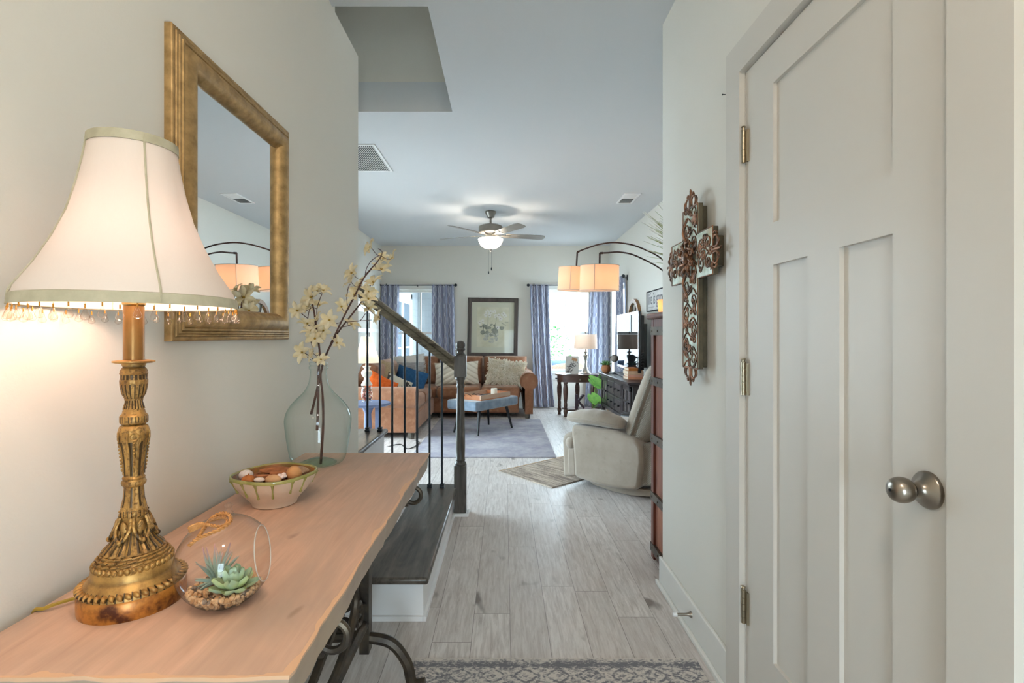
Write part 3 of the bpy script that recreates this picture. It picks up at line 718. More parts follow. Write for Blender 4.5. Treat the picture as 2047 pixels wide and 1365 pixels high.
q.build('harp', M['nickel'], lp, world=True)
SP = [(0.062, 0.777), (0.0635, 0.765), (0.068, 0.735), (0.0765, 0.693), (0.088, 0.649), (0.105, 0.606), (0.127, 0.562), (0.150, 0.525), (0.154, 0.512), (0.155, 0.500)]
NP = 4; A0 = -0.73
def scal(a, z): return 1-0.03*(1-abs(math.cos((a-A0)*NP/2)))*(1 if 0.53 < z < 0.74 else 0.3)
q = MB(); q.lathe(SP, 96, (LXc, LYc, TZ), rad=scal, cap=False)
M['shade'] = shade_cloth('cream_silk_shade', (0.66, 0.60, 0.54), (0.46, 0.39, 0.36), 0.085)
shd = q.build('lamp_shade', M['shade'], lp, world=True, angle=60)
def sub(mb, name, mt, par, root, **kw):
    o = mb.build(name, mt, par, **kw); o.data.transform(Matrix.Translation(-Vector(root.location))); return o
q = MB()
for i in range(NP):
    a = 2*PI*i/NP+A0
    q.tube([(LXc+(r+0.0012)*math.cos(a), LYc+(r+0.0012)*math.sin(a), TZ+z) for r, z in bez([(r, z, 0) for r, z in SP], 3) and [(p.x, p.y) for p in bez([(r, z, 0) for r, z in SP], 3)]], 0.0018, 6)
M['trimtape'] = mat('sage_tape', C('b7b098'), C('a8a189'), 40, rough=0.8)
sub(q, 'seam_piping', M['trimtape'], shd, lp)
q = MB()
q.lathe([(0.0625, 0.764), (0.0652, 0.764), (0.0645, 0.779), (0.0615, 0.780)], 64, (LXc, LYc, TZ))
sub(q, 'trim_band', M['trimtape'], shd, lp); q = MB()
q.lathe([(0.1545, 0.498), (0.1580, 0.498), (0.1560, 0.514), (0.1535, 0.515)], 96, (LXc, LYc, TZ), cap=False); 
sub(q, 'trim_band', M['trimtape'], shd, lp)
M['crystal'] = thin_glass('crystal_bead', (0.98, 0.95, 0.92), (0.70, 0.60, 0.52))
M['amber'] = mat('amber_bead', C('c98f3a'), rough=0.2, metal=0.5)
q = MB(); q.lathe([(0.0003, 0), (0.0016, -0.0015), (0.0033, -0.006), (0.0054, -0.0115), (0.0056, -0.0140), (0.004, -0.0165), (0.0003, -0.0178)], 10)
bead0 = q.build('crystal_drop', M['crystal'], shd)
q = MB()
for z in (0.0042, 0.0021, 0.0003): q.ell((0, 0, z), 0.0013, 7, 5)
q.tube([(0, 0, 0.007), (0, 0, -0.0005)], 0.0004, 4)
am0 = q.build('amber_beads', M['amber'], bead0)
NB = 48
for i in range(NB):
    a = 2*PI*i/NB; z = -0.0055 if i % 2 else -0.0085
    p = Vector((0.1555*math.cos(a), 0.1555*math.sin(a), 0.498+z))
    if i == 0: bead0.location = p
    else: dup(bead0, shd, p)
# power cord behind the lamp
cd = MB(); cd.tube(bez([(LXc-0.055, LYc+0.025, TZ+0.006), (LXc-0.085, LYc+0.005, TZ+0.006), (-0.748, LYc-0.035, TZ+0.006), (-0.775, LYc-0.03, TZ-0.02), (-0.778, LYc-0.02, TZ-0.2), (-0.778, LYc, 0.05)], 8), 0.003, 6)
cd.build('power_cord', mat('gold_cord', C('9b8130'), rough=0.35), lp, world=True)

# ================================================================== WALL MIRROR
Y0m, Y1m, Z0m, Z1m = 1.185, 1.829, 1.197, 1.940
mr = thing('wall_mirror', 'large rectangular mirror in ridged gold frame on the hall wall', 'mirror', (XL, (Y0m+Y1m)/2, (Z0m+Z1m)/2))
FP = [(0, 0.0), (0, 0.016), (0.004, 0.020), (0.009, 0.020), (0.0105, 0.0185), (0.012, 0.0225), (0.016, 0.0235), (0.0175, 0.0215), (0.019, 0.0255), (0.023, 0.0265), (0.0245, 0.0245), (0.026, 0.029), (0.031, 0.030), (0.033, 0.027), (0.040, 0.033), (0.050, 0.0385), (0.060, 0.0395), (0.070, 0.036), (0.079, 0.028), (0.085, 0.019), (0.088, 0.012), (0.088, 0.004)]
q = MB()
cor = [(Y0m, Z0m, 1, 1), (Y1m, Z0m, -1, 1), (Y1m, Z1m, -1, -1), (Y0m, Z1m, 1, -1)]
vs = []; nf = len(FP)
for (y, z, sy, sz) in cor: vs += [(XL+h, y+sy*u, z+sz*u) for (u, h) in FP]
fs = [(c*nf+i, ((c+1) % 4)*nf+i, ((c+1) % 4)*nf+i+1, c*nf+i+1) for c in range(4) for i in range(nf-1)]
q.add(vs, fs); q.build('frame', M['gold'], mr, world=True, angle=50)
q = MB(); q.box(XL+0.004, XL+0.009, Y0m+0.086, Y1m-0.086, Z0m+0.086, Z1m-0.086); q.build('mirror_glass', M['mirror'], mr, world=True, smooth=False)
# ================================================================== GLASS JUG WITH BLOSSOM BRANCHES
JX, JY = -0.652, 1.79
jg = thing('glass_jug', 'aqua tinted glass demijohn vase holding blossom branches, far end of console', 'vase', (JX, JY, TZ))
JP = [(0.060, 0.006), (0.070, 0.004), (0.082, 0.008), (0.091, 0.022), (0.099, 0.055), (0.106, 0.10), (0.111, 0.145), (0.1105, 0.165), (0.104, 0.188), (0.090, 0.211), (0.070, 0.233), (0.051, 0.252), (0.039, 0.27), (0.0315, 0.290), (0.0285, 0.312), (0.0275, 0.330), (0.031, 0.334), (0.0315, 0.342), (0.028, 0.345), (0.0305, 0.349), (0.030, 0.356), (0.0265, 0.358)]
q = MB(); q.lathe([(p.x, p.y) for p in bez([(r, z, 0) for r, z in JP], 3)], 56, (JX, JY, TZ), cap=False); q.build('jug_body', M['jug'], jg, world=True, angle=70)
q = MB(); q.lathe([(0.0, 0.020), (0.03, 0.019), (0.05, 0.012), (0.062, 0.005)], 48, (JX, JY, TZ), cap=False)
M['jugb'] = thin_glass('thick_aqua_glass', (0.62, 0.86, 0.80), (0.30, 0.62, 0.56)); q.build('punt', M['jugb'], jg, world=True)
M['twig'] = mat('brown_branch', C('5d4038'), C('3f2c27'), 60, rough=0.75, bump=0.3)
M['petal'] = mat('cream_petal', C('eadcb4'), C('f0e6cc'), 30, rough=0.7)
k = NT('cream_petal_soft'); 
k.N.remove(k.p); d_ = k.node('ShaderNodeBsdfDiffuse'); k.link(k.mix(k.ramp(k.noise(k.coord(), 60, 3), 0.35, 0.65), C('e6d4a6'), C('f1e8d0')), d_.inputs[0])
t_ = k.node('ShaderNodeBsdfTranslucent'); t_.inputs[0].default_value = (*C('e3d3a8'), 1); mx_ = k.node('ShaderNodeMixShader'); mx_.inputs[0].default_value = 0.35
k.link(d_.outputs[0], mx_.inputs[1]); k.link(t_.outputs[0], mx_.inputs[2]); k.link(mx_.outputs[0], k.out.inputs[0]); M['petal'] = k.m
YB = 1.775
def bp(cx, cy, dy=0.0): return at(560+cx/5.25, 480+cy/5.25, YB+dy)
BR = [
 ('tall', 'tallest blossom branch in the aqua jug, leaning right past the wall corner', [at(641, 929, 1.79), at(646, 850, 1.79), at(645, 790, 1.79), at(641, 748, 1.79), bp(490, 1190), bp(640, 860, -0.01), bp(790, 570, -0.02), bp(890, 380, -0.03), bp(1010, 240, -0.04), bp(1062, 165, -0.04)],
  [(960, 80), (1080, 200), (1190, 190), (1060, 315), (760, 350), (745, 440), (785, 580), (640, 700), (520, 840), (430, 1255)], [[(890, 390), (905, 300), (960, 215), (1050, 150)], [(1062, 165), (1070, 120), (1030, 90)], [(705, 690), (700, 590), (715, 500), (735, 460)]]),
 ('mid', 'middle blossom branch in the aqua jug, with side shoots reaching the railing', [at(622, 828, 1.80), at(629, 800, 1.80), at(640, 752, 1.80), bp(470, 1230, .02), bp(600, 980, .02), bp(760, 770, .02), bp(880, 610, .01), bp(950, 460, 0.0)],
  [(985, 450), (930, 545), (925, 720), (1045, 810), (740, 885), (590, 1080), (840, 470), (925, 620)], [[(800, 850), (845, 840), (895, 770)], [(690, 860), (800, 850), (960, 838)], [(630, 915), (690, 905), (740, 890)]]),
 ('short', 'shortest blossom branch in the aqua jug, standing upright on the left', [at(634, 860, 1.80), at(636, 800, 1.80), at(636, 752, 1.80), bp(415, 1190, -.02), bp(385, 960, -.02), bp(360, 770, -.02), bp(335, 610, -.02), bp(390, 535, -.02)],
  [(395, 545), (450, 535), (330, 600), (290, 695), (185, 740), (415, 690), (285, 885), (400, 825), (330, 960), (370, 1035), (455, 950), (450, 1045), (235, 1180), (350, 1190)], [[(385, 790), (390, 700), (440, 560)], [(290, 830), (300, 760), (322, 705)], [(290, 820), (250, 790), (210, 752)], [(350, 1170), (310, 1010), (290, 930)], [(385, 1290), (320, 1225), (260, 1185)]]),
]
rb = random.Random(11)
def petal_mesh():
    q = MB()
    for i in range(6):
        a = 2*PI*i/6+rb.uniform(-.15, .15); L = rb.uniform(0.026, 0.034); wd = 0.0085; up = rb.uniform(0.25, 0.7)
        def fn(u, v):
            w = wd*math.sin(PI*min(1, u*0.93+0.05))**0.7*(v*2-1)
            r = 0.002+L*u; z = 0.010*up*math.sin(u*PI*0.75)*2+abs(v*2-1)**2*0.003
            return (r*math.cos(a)-w*math.sin(a), r*math.sin(a)+w*math.cos(a), z)
        q.grid(fn, 6, 4)
    return q
first_bl = None
for name, lab, path, bl, shoots in BR:
    t = thing('blossom_branch', lab, 'branch', tuple(path[0]), group=None)
    pts = bez(path, 5); n = len(pts)
    q = MB(); q.tube(pts, [0.0042*(1-0.62*i/n)+0.0008*rb.random() for i in range(n)], 7)
    for s in shoots:
        sp = [bp(*c, dy=-0.02+rb.uniform(-.01, .01)) for c in s]; q.tube(bez(sp, 5), 0.0013, 5)
    for (cx, cy) in bl:
        dy = rb.uniform(-0.05, 0.04) if name != 'tall' else rb.uniform(-0.06, 0.01)
        p = bp(cx, cy, dy)
        j = min(range(n), key=lambda i: (pts[i]-p).length+abs(i-n*0.75)*0.0005)
        if (pts[j]-p).length > 0.006:
            mid = (pts[j]+p)/2+Vector((0, 0, -0.008)); q.tube(bez([pts[j], mid, p], 4), 0.0010, 5)
        ang = (rb.uniform(0.5, 1.5), rb.uniform(-0.8, 0.8), rb.uniform(-1.0, 1.0))
        if first_bl is None:
            variants = []
            for _ in range(4):
                b_ = petal_mesh().build('blossom', M['petal'], t); b_['label'] = 'cream star-shaped blossom'
                e_ = MB(); e_.ell((0, 0, 0.002), (0.0035, 0.0035, 0.003), 8, 6)
                for kk in range(7): e_.ell((0.003*math.cos(kk), 0.003*math.sin(kk), 0.006), (0.0009, 0.0009, 0.0012), 5, 4)
                e_.build('stamens', mat('ochre_stamen', C('a58432'), rough=0.8), b_)
                variants.append(b_)
            first_bl = list(variants)
        if variants:
            b_ = variants.pop(); b_.parent = t; b_.location = p-path[0]; b_.rotation_euler = ang
        else:
            b_ = dup(rb.choice(first_bl), t, p-path[0], ang)
        sc_ = rb.uniform(0.85, 1.2); b_.scale = (sc_, sc_, sc_)
    q.build('stem', M['twig'], t, world=True)

# ================================================================== POTPOURRI BOWL
BX, BYY = -0.617, 1.372
bw = thing('ceramic_bowl', 'cream pottery bowl with dripping green glaze rim, filled with potpourri', 'bowl', (BX, BYY, TZ))
def sq_r(a, z):
    t = min(1, max(0, z/0.06)); e = 2+0.75*t
    return 1/((abs(math.cos(a))**e+abs(math.sin(a))**e)**(1/e))
SQ = lambda a, z: sq_r(a+0.35, z)
q = MB()
q.lathe([(0.050, 0.0), (0.055, 0.002), (0.056, 0.008), (0.062, 0.018), (0.078, 0.038), (0.090, 0.058), (0.097, 0.078), (0.0985, 0.083)], 64, (BX, BYY, TZ), rad=SQ, cap=False)
q.lathe([(0.050, 0.0), (0.001, 0.001)], 64, (BX, BYY, TZ), rad=SQ, cap=False)
q.build('bowl_body', mat('cream_pottery', C('d9c9b4'), C('cdb9a4'), 14, rough=0.3, spec=0.5), bw, world=True)
q = MB(); q.lathe([(0.0935, 0.083), (0.088, 0.064), (0.073, 0.036), (0.055, 0.014), (0.001, 0.010)], 64, (BX, BYY, TZ), rad=SQ, cap=False)
q.build('glazed_interior', mat('amber_glaze', C('a8662a'), C('6d5530'), 18, rough=0.2, spec=0.5), bw, world=True)
q = MB(); M['green_glaze'] = mat('green_glaze', C('8a8a4a'), C('a09a62'), 30, rough=0.2, spec=0.5)
q.lathe([(0.0985, 0.0765), (0.0995, 0.080), (0.098, 0.0845), (0.0945, 0.0845), (0.0925, 0.081)], 64, (BX, BYY, TZ), rad=SQ, cap=False)
for i, (a, L) in enumerate([(-2.5, .035), (-2.05, .040), (-1.62, .042), (-1.2, .040), (-0.72, .034), (-.3, .04), (.4, .03), (1.3, .035), (2.2, .03), (3.0, .036)]):
    pts = []
    for j in range(8):
        z = 0.078-L*j/7; r = 0.0965-0.030*((0.078-z)/0.058)**1.25+0.0012 if z < 0.078 else 0.098
        r = (0.097-(0.078-z)*0.40)+0.0004; k_ = SQ(a, z); pts.append((BX+r*k_*math.cos(a), BYY+r*k_*math.sin(a), TZ+z))
    q.tube(pts, [0.005, 0.0035, 0.0026, 0.0022, 0.0021, 0.0022, 0.0028, 0.003], 7, sq=1)
q.build('green_glaze_rim', M['green_glaze'], bw, world=True)
bark = mat('potpourri_bark', C('a5683f'), C('7d4a2c'), 40, stretch=(1, 1, 4), rough=0.85, bump=0.5)
zr = TZ+0.074
def pot(name, label, cat, mb, mt, grp='potpourri in the bowl'):
    o = mb.build(name, mt, loc=(BX, BYY, zr)); tag(o, label, cat, grp); return o
def sprig(dx, dy, dz, L, w, rz, tilt):
    q = MB(); R = Mt((BX+dx, BYY+dy, zr+dz), (tilt, 0.15, rz))
    def fn(u, v):
        a = (v-0.5)*2.6; ww = w*math.sin(PI*(0.06+0.9*u))**0.8
        return (L*(u-0.5), ww*math.sin(a), ww*(math.cos(a)-0.6)*0.8)
    q.grid(fn, 10, 6, R); return q
def pumpkin(dx, dy, dz, r):
    q = MB(); q.lathe([(r*math.sin(PI*t), -r*0.75*math.cos(PI*t)) for t in [0.03+0.94*i/10 for i in range(11)]], 32, (BX+dx, BYY+dy, zr+dz), rad=lambda a, z: 0.9+0.1*abs(math.cos(a*4)))
    q.lathe([(0.002, r*0.6), (0.0015, r*0.95)], 6, (BX+dx, BYY+dy, zr+dz)); return q
def ball(dx, dy, dz, r, rr=(1, 1, 1)):
    q = MB(); q.ell((BX+dx, BYY+dy, zr+dz), (r*rr[0], r*rr[1], r*rr[2]), 16, 10); return q
pot('seashell', 'white ribbed shell at the left end of the potpourri bowl', 'potpourri', ball(-0.068, -0.018, 0.006, 0.019, (1, .8, .75)), mat('shell_white', C('e4dad2'), C('cfc2ba'), 60, stretch=(3, 1, 1), rough=0.5))
pot('dried_gourd', 'small orange ribbed dried gourd beside the white shell in the bowl', 'potpourri', pumpkin(-0.045, -0.052, 0.002, 0.018), mat('gourd', C('c47a3c'), C('a85f2c'), 30, rough=0.6))
pot('wooden_ball', 'round tan wooden ball at the right end of the potpourri bowl', 'potpourri', ball(0.055, -0.008, 0.008, 0.020), mat('tan_ball', C('cf9c64'), C('b98350'), 25, rough=0.6))
pot('dried_pod', 'pale oval dried pod at the front of the potpourri bowl', 'potpourri', ball(0.020, -0.052, 0.004, 0.018, (1.2, .8, .7)), mat('pod', C('cda377'), C('b88b62'), 25, rough=0.7))
q = MB()
for i in range(5): q.ell((BX+0.038+0.007*math.cos(i*1.3), BYY-0.042+0.007*math.sin(i*1.3), zr+0.010+0.003*(i % 2)), (0.006, 0.006, 0.005), 7, 5)
pot('white_blossom_cluster', 'cluster of pinkish white dried petals beside the pale pod in the bowl', 'potpourri', q, mat('pink_white', C('e2cdc4'), rough=0.8))
q = ball(-0.012, -0.062, 0.006, 0.013, (1.1, .7, .5)); pot('coral_chip', 'flat white chip at the front rim of the potpourri bowl', 'potpourri', q, mat('chip_white', C('e0cfc4'), rough=0.8))
q = ball(0.045, 0.040, 0.002, 0.026, (1.2, 1, .45)); pot('dried_moss', 'tuft of pale dried moss at the back right of the bowl', 'potpourri', q, mat('moss', C('c2a080'), C('9a7c60'), 120, rough=0.95, bump=1.0))
q = MB(); q.lathe([(0.030*math.sin(PI*t), -0.006*math.cos(PI*t)) for t in [0.05+0.9*i/8 for i in range(9)]], 24, (BX+0.0, BYY+0.0, zr-0.006)); 
for i in range(26):
    a = rb.uniform(0, 6.28); r = 0.072*math.sqrt(rb.random()); q.ell((BX+r*math.cos(a), BYY+r*math.sin(a), zr-0.010), (0.016, 0.014, 0.008), 7, 5, None)
fill_ = q.build('potpourri_filling', bark, loc=(BX, BYY, zr)); tag(fill_, 'brown crumbled potpourri filling under the larger pieces in the bowl', 'potpourri', None, 'stuff')
for i, (dx, dy, dz, L, w, a, tl, lab) in enumerate([
    (-0.022, -0.020, 0.004, .060, .012, 1.1, .3, 'long curled brown bark strip next to the orange gourd'), (0.000, -0.030, 0.008, .062, .011, .75, -.3, 'slanting brown bark strip at the middle front of the bowl'),
    (0.012, 0.018, 0.012, .075, .016, .3, .2, 'widest brown bark curl at the centre back of the bowl'), (0.028, -0.018, 0.012, .055, .012, .5, .5, 'split brown bark piece left of the tan ball'),
    (-0.020, 0.012, 0.010, .045, .015, .2, -.2, 'knobbly brown bark chunk behind the slanting strip'), (0.008, -0.045, 0.003, .050, .010, .2, .1, 'low brown bark strip beside the pale pod'),
    (-0.040, 0.022, 0.002, .055, .012, 2.4, .3, 'dark brown bark strip behind the white shell')]):
    pot('bark_strip', lab, 'potpourri', sprig(dx, dy, dz, L*1.1, w*1.25, a, tl), bark)

# ================================================================== GLASS GLOBE TERRARIUM
GC = Vector((-0.472, 0.862, TZ+0.0705)); GR = 0.0755
tg = thing('glass_terrarium', 'clear glass globe terrarium with rope loop standing on the console near the lamp', 'terrarium', (GC.x, GC.y, TZ))
nO = Vector((0.97, 0.19, 0.14)).normalized(); cO = 0.80
rotq = Vector((0, 0, 1)).rotation_difference(nO).to_matrix().to_4x4()
RG = Matrix.Translation(GC) @ rotq
a0 = math.acos(cO)
q = MB(); prof = [(GR*math.sin(a0+(PI-a0)*i/28), GR*math.cos(a0+(PI-a0)*i/28)) for i in range(29)]
q.lathe(prof, 48, M=RG, cap=False)
for p in q.v:
    if p.z < TZ+0.001: p.z = TZ+0.001
q.build('globe', M['globe'], tg, world=True, angle=80)
q = MB(); q.tube([RG @ Vector((GR*math.sin(a0)*math.cos(a), GR*math.sin(a0)*math.sin(a), GR*cO)) for a in [2*PI*i/48 for i in range(48)]], 0.0010, 6, closed=True)
M['glass_rim'] = mat('glass_rim', C('b9b0a5'), rough=0.08, spec=0.8); q.build('opening_rim', M['glass_rim'], tg, world=True)
q = MB(); tip = GC+Vector((-0.004, 0.02, GR*0.96)); q.lathe([(0.010, -0.004), (0.006, 0.004), (0.004, 0.009), (0.007, 0.014), (0.004, 0.018)], 16, tuple(tip)); q.build('top_nub', M['globe'], tg, world=True)
rope = mat('jute_rope', C('c9935a'), C('a8743f'), 90, stretch=(1, 1, 1), rough=0.9, bump=0.8)
q = MB()
def zp(px, py, Y): return at(340+px/6.205, 1010+py/6.205, Y)
loop = [zp(235, 500, .80), zp(330, 420, .795), zp(480, 355, .80), zp(650, 280, .815), zp(750, 200, .84), zp(735, 120, .865), zp(650, 95, .875), zp(540, 140, .87), zp(470, 215, .85), zp(430, 270, .83), zp(380, 350, .815), zp(350, 390, .81)]
def twist(path, r, turns, n=140):
    P = bez(path, max(4, n//len(path)))
    for s in (0, PI):
        out = []
        for i, p in enumerate(P):
            t = (P[min(i+1, len(P)-1)]-P[max(i-1, 0)]).normalized(); n1 = t.orthogonal().normalized(); n2 = t.cross(n1); a = s+turns*2*PI*i/len(P)
            n1 = (Vector((0, 0, 1))-t*t.z).normalized(); n2 = t.cross(n1)
            out.append(p+n1*r*math.cos(a)+n2*r*math.sin(a))
        q.tube(out, r*1.1, 6)
twist(loop, 0.0016, 16)
twist([zp(690, 130, .87), zp(560, 160, .86), zp(510, 185, .86), zp(660, 150, .86), zp(715, 200, .85), zp(640, 260, .83), zp(500, 245, .83), zp(430, 238, .83)], 0.0014, 12)
for i in range(9):
    q.tube(bez([zp(430, 235, .83), zp(360, 225+6*i, .83), zp(245-rb.random()*15, 270+7*i, .83+rb.uniform(-.006, .006))], 5), [0.0026]*5+[0.0024]*6, 5)
q.build('rope_loop', rope, tg, world=True)
# contents
rs = random.Random(5)
q = MB()
for i in range(620):
    a = rs.uniform(0, 2*PI); h_ = rs.uniform(0.006, 0.027) if rs.random() < .6 else rs.uniform(0.022, 0.029); rmax = math.sqrt(max(1e-6, GR**2-(h_-0.0705)**2))-0.0065; r = rmax*(rs.random()**0.5 if rs.random() < .5 else rs.uniform(.85, 1)); z = TZ+h_
    s_ = rs.uniform(0.0028, 0.0050)
    q.ell((0, 0, 0), (s_, s_*rs.uniform(.7, 1), s_*rs.uniform(.6, .9)), 6, 5, Mt((GC.x+r*math.cos(a), GC.y+r*math.sin(a), z), (rs.uniform(0, 3), rs.uniform(0, 3), 0)))
k = NT('tan_gravel'); v_ = k.coord('World')
vn = k.node('ShaderNodeTexVoronoi'); k.link(v_, vn.inputs['Vector']); vn.inputs['Scale'].default_value = 130
gv = k.sep(vn.outputs['Color'])[0]
gm = k.fin(k.mix(gv, C('b98a5c'), k.mix(k.ramp(gv, .7, .9), C('d9b891'), C('8a7a6c'))), 0.75)
o = q.build('gravel', gm, loc=(GC.x, GC.y, TZ)); tag(o, 'bed of tan gravel inside the glass globe terrarium', 'gravel', None, 'stuff')
def leafy(name, label, c, leaves, mt, petal=False):
    t = thing(name, label, 'succulent', c)
    for lf in leaves:
        a, el, L, w, th, curl = lf
        q = MB(); pts = []; rad_ = []
        for i in range(9):
            u = i/8; e = el+curl*u
            pts.append((L*u*math.cos(a)*math.cos(e), L*u*math.sin(a)*math.cos(e), L*u*math.sin(e)))
            rad_.append(max(0.0004, w*math.sin(PI*min(0.98, 0.12+0.86*u))**0.8 if petal else w*(1-u)**0.8+0.0003))
        if petal:
            R = Mt((0, 0, 0), (0, -el, 0)); R = Mt((0, 0, 0), (0, 0, a)) @ R
            q = MB(); q.grid(lambda u, v: (L*u, w*math.sin(PI*min(.97, .12+.86*u))**0.7*(v*2-1), th*(0.5+u)*((v*2-1)**2)+curl*L*u*u), 8, 6, R); q.grid(lambda u, v: (L*u, w*math.sin(PI*min(.97, .12+.86*u))**0.7*(v*2-1), -th*1.3*math.sin(PI*u)*(1-(v*2-1)**2)+th*(0.5+u)*((v*2-1)**2)+curl*L*u*u), 8, 6, R)
            q.build('leaf', mt, t, weld=True)
        else:
            q.tube(pts, rad_, 7, sq=0.55); q.build('leaf', mt, t)
    return t
k = NT('blue_green_leaf'); z_ = k.sep(k.coord('World'))[2]
tipc = k.ramp(k.math('ADD', z_, k.math('MULTIPLY', k.noise(k.coord('World'), 60, 2), 0.02)), TZ+0.070, TZ+0.098)
gl1 = k.fin(k.mix(tipc, C('94a898'), C('b07f80')), 0.5)
L1 = []
for i in range(26):
    el = rs.uniform(-0.1, 1.45); L1.append((i*2.399, el, rs.uniform(0.048, 0.068) if el > .45 else rs.uniform(.032, .040), 0.0042, 0, rs.uniform(-0.25, 0.25)))
leafy('spiky_succulent', 'spiky blue-green succulent with reddish tips inside the glass globe, left', (GC.x-0.022, GC.y+0.012, TZ+0.030), L1, gl1)
k = NT('rosette_leaf'); gn = k.noise(k.coord('World'), 40, 2)
gl2 = k.fin(k.mix(k.ramp(gn, .35, .65), C('aebd84'), C('98b39a')), 0.45)
L2 = []
for ring, (nn, el, L, w) in enumerate(((7, 0.10, 0.039, 0.0125), (6, 0.5, 0.039, 0.0125), (5, 0.95, 0.037, 0.012), (4, 1.25, 0.034, 0.010))):
    for i in range(nn): L2.append((2*PI*(i+0.5*ring)/nn+0.3, el, L*rs.uniform(.92, 1.08), w, 0.0035, 0.12))
leafy('rosette_succulent', 'plump green rosette succulent inside the glass globe, right', (GC.x+0.022, GC.y-0.014, TZ+0.030), L2, gl2, True)

# ================================================================== WALL CROSS
XC, YC0 = XR, 1.985
cr = thing('wall_cross', 'ornate weathered metal cross with copper scrollwork hanging on the right hall wall', 'cross', (XC, YC0, 1.5))
M['bronze'] = mat('olive_bronze', C('5e5644'), C('474034'), 20, rough=0.5, metal=0.4)
def plate_mat():
    k = NT('verdigris_plate'); v = k.coord('World'); n = k.noise(v, 22, 5, 0.6); n2 = k.noise(v, 9, 3)
    col = k.mix(k.ramp(n, 0.38, 0.6), C('8f917a'), C('bcc2b4'))
    col = k.mix(k.ramp(n2, 0.58, 0.75), col, C('a07a45'))
    col = k.mix(k.ramp(k.noise(v, 55, 4), 0.64, 0.76), col, C('4c4236'))
    return k.fin(col, 0.45, 0.35, 0.5)
M['verdigris'] = plate_mat()
M['copper'] = mat('rusty_copper', C('9a6a4c'), C('4d3d33'), 30, rough=0.4, metal=0.6)
aw, bw_, zt_, zbt = 0.085, 0.245, 1.708, 1.085; za0, za1 = 1.425, 1.592
q = MB(); q.box(XC-0.026, XC-0.001, YC0-0.055, YC0+0.055, zbt+0.005, zt_-0.005); q.box(XC-0.026, XC-0.001, YC0-0.20, YC0+0.20, za0+0.03, za1-0.03); q.build('back_board', M['bronze'], cr, world=True, bevel=0.003)
q = MB(); cp = [(YC0-0.078, zbt), (YC0+0.078, zbt), (YC0+0.078, za0), (YC0+0.215, za0-0.0), (YC0+0.215, za1), (YC0+0.078, za1), (YC0+0.078, zt_), (YC0-0.078, zt_), (YC0-0.078, za1), (YC0-0.215, za1), (YC0-0.215, za0), (YC0-0.078, za0)]
q.prism(cp, 'x', XC-0.043, XC-0.026); q.build('plate_backing', M['bronze'], cr, world=True, bevel=0.002)
q = MB(); q.prism([(YC0+(y-YC0)*0.985, 1.4+(z-1.4)*0.992) for y, z in cp], 'x', XC-0.046, XC-0.043); q.build('face_plate', M['verdigris'], cr, world=True)
q = MB(); xs_ = XC-0.048; rc = random.Random(2)
def sc(y, z, r, a, d, rt=0.0024): q.tube(spiral((xs_, y, z), r, r*0.22, a, a+d*2*PI*1.35, 'x', 20), rt, 7)
z = zbt+0.035; i = 0
while z < zt_-0.02:
    sd = 1 if i % 2 else -1
    sc(YC0+sd*0.036, z, 0.030, -PI/2, sd); sc(YC0-sd*0.045, z+0.022, 0.019, PI/2, -sd)
    q.tube(bez([(xs_, YC0-sd*0.068, z-0.035), (xs_, YC0-sd*0.03, z-0.008), (xs_, YC0+sd*0.02, z-0.03), (xs_, YC0+sd*0.068, z-0.005)], 5), 0.003, 5)
    for _ in range(5): sc(YC0+rc.uniform(-.062, .062), z+rc.uniform(-.03, .03), rc.uniform(.009, .017), rc.uniform(0, 6), rc.choice((-1, 1)), 0.0022)
    z += 0.056; i += 1
for sd in (-1, 1):
    for j, yy in enumerate((0.115, 0.175)):
        sc(YC0+sd*yy, za0+0.050, 0.030, PI/2, sd); sc(YC0+sd*yy, za1-0.050, 0.030, -PI/2, -sd)
        sc(YC0+sd*(yy+0.02), (za0+za1)/2, 0.016, 0, sd)
        for _ in range(7): sc(YC0+sd*(yy+rc.uniform(-.035, .03)), rc.uniform(za0+.02, za1-.02), rc.uniform(.009, .016), rc.uniform(0, 6), rc.choice((-1, 1)), 0.0022)
for (y0, z0, y1, z1) in [(cp[i][0], cp[i][1], cp[(i+1) % 12][0], cp[(i+1) % 12][1]) for i in range(12)]:
    q.tube([(xs_+0.001, y0, z0), (xs_+0.001, y1, z1)], 0.0022, 5)
q.build('scrollwork', M['copper'], cr, world=True, angle=75)
q = MB()   # centre boss
xc2 = XC-0.058; zc_ = (za0+za1)/2+0.005
for i in range(8):
    a = 2*PI*i/8
    q.tube([(xc2, YC0+0.03*math.cos(a)+p[1]*0, zc_+0.03*math.sin(a)) for p in [(0, 0)]*1]+[(xc2-0.012, YC0+0.055*math.cos(a+.25), zc_+0.055*math.sin(a+.25)), (xc2-0.004, YC0+0.066*math.cos(a+.45), zc_+0.066*math.sin(a+.45)), (xc2+0.004, YC0+0.060*math.cos(a+.7), zc_+0.060*math.sin(a+.7))], [0.006, 0.007, 0.005, 0.003], 6)
    q.tube(spiral((xc2-0.004, YC0+0.05*math.cos(a+.4), zc_+0.05*math.sin(a+.4)), 0.02, 0.006, a, a+2.6*PI, 'x', 14), 0.0032, 5)
q.ell((xc2-0.006, YC0, zc_), (0.016, 0.026, 0.026), 14, 10)
for sd in (-1, 1): q.tube(bez([(xc2, YC0, zc_+sd*0.05), (xc2-0.014, YC0+0.01, zc_+sd*0.10), (xc2, YC0-0.005, zc_+sd*0.15)], 6), [0.0055]*6+[0.0045]*6+[0.002], 6)
q.build('centre_boss', M['copper'], cr, world=True, angle=75)
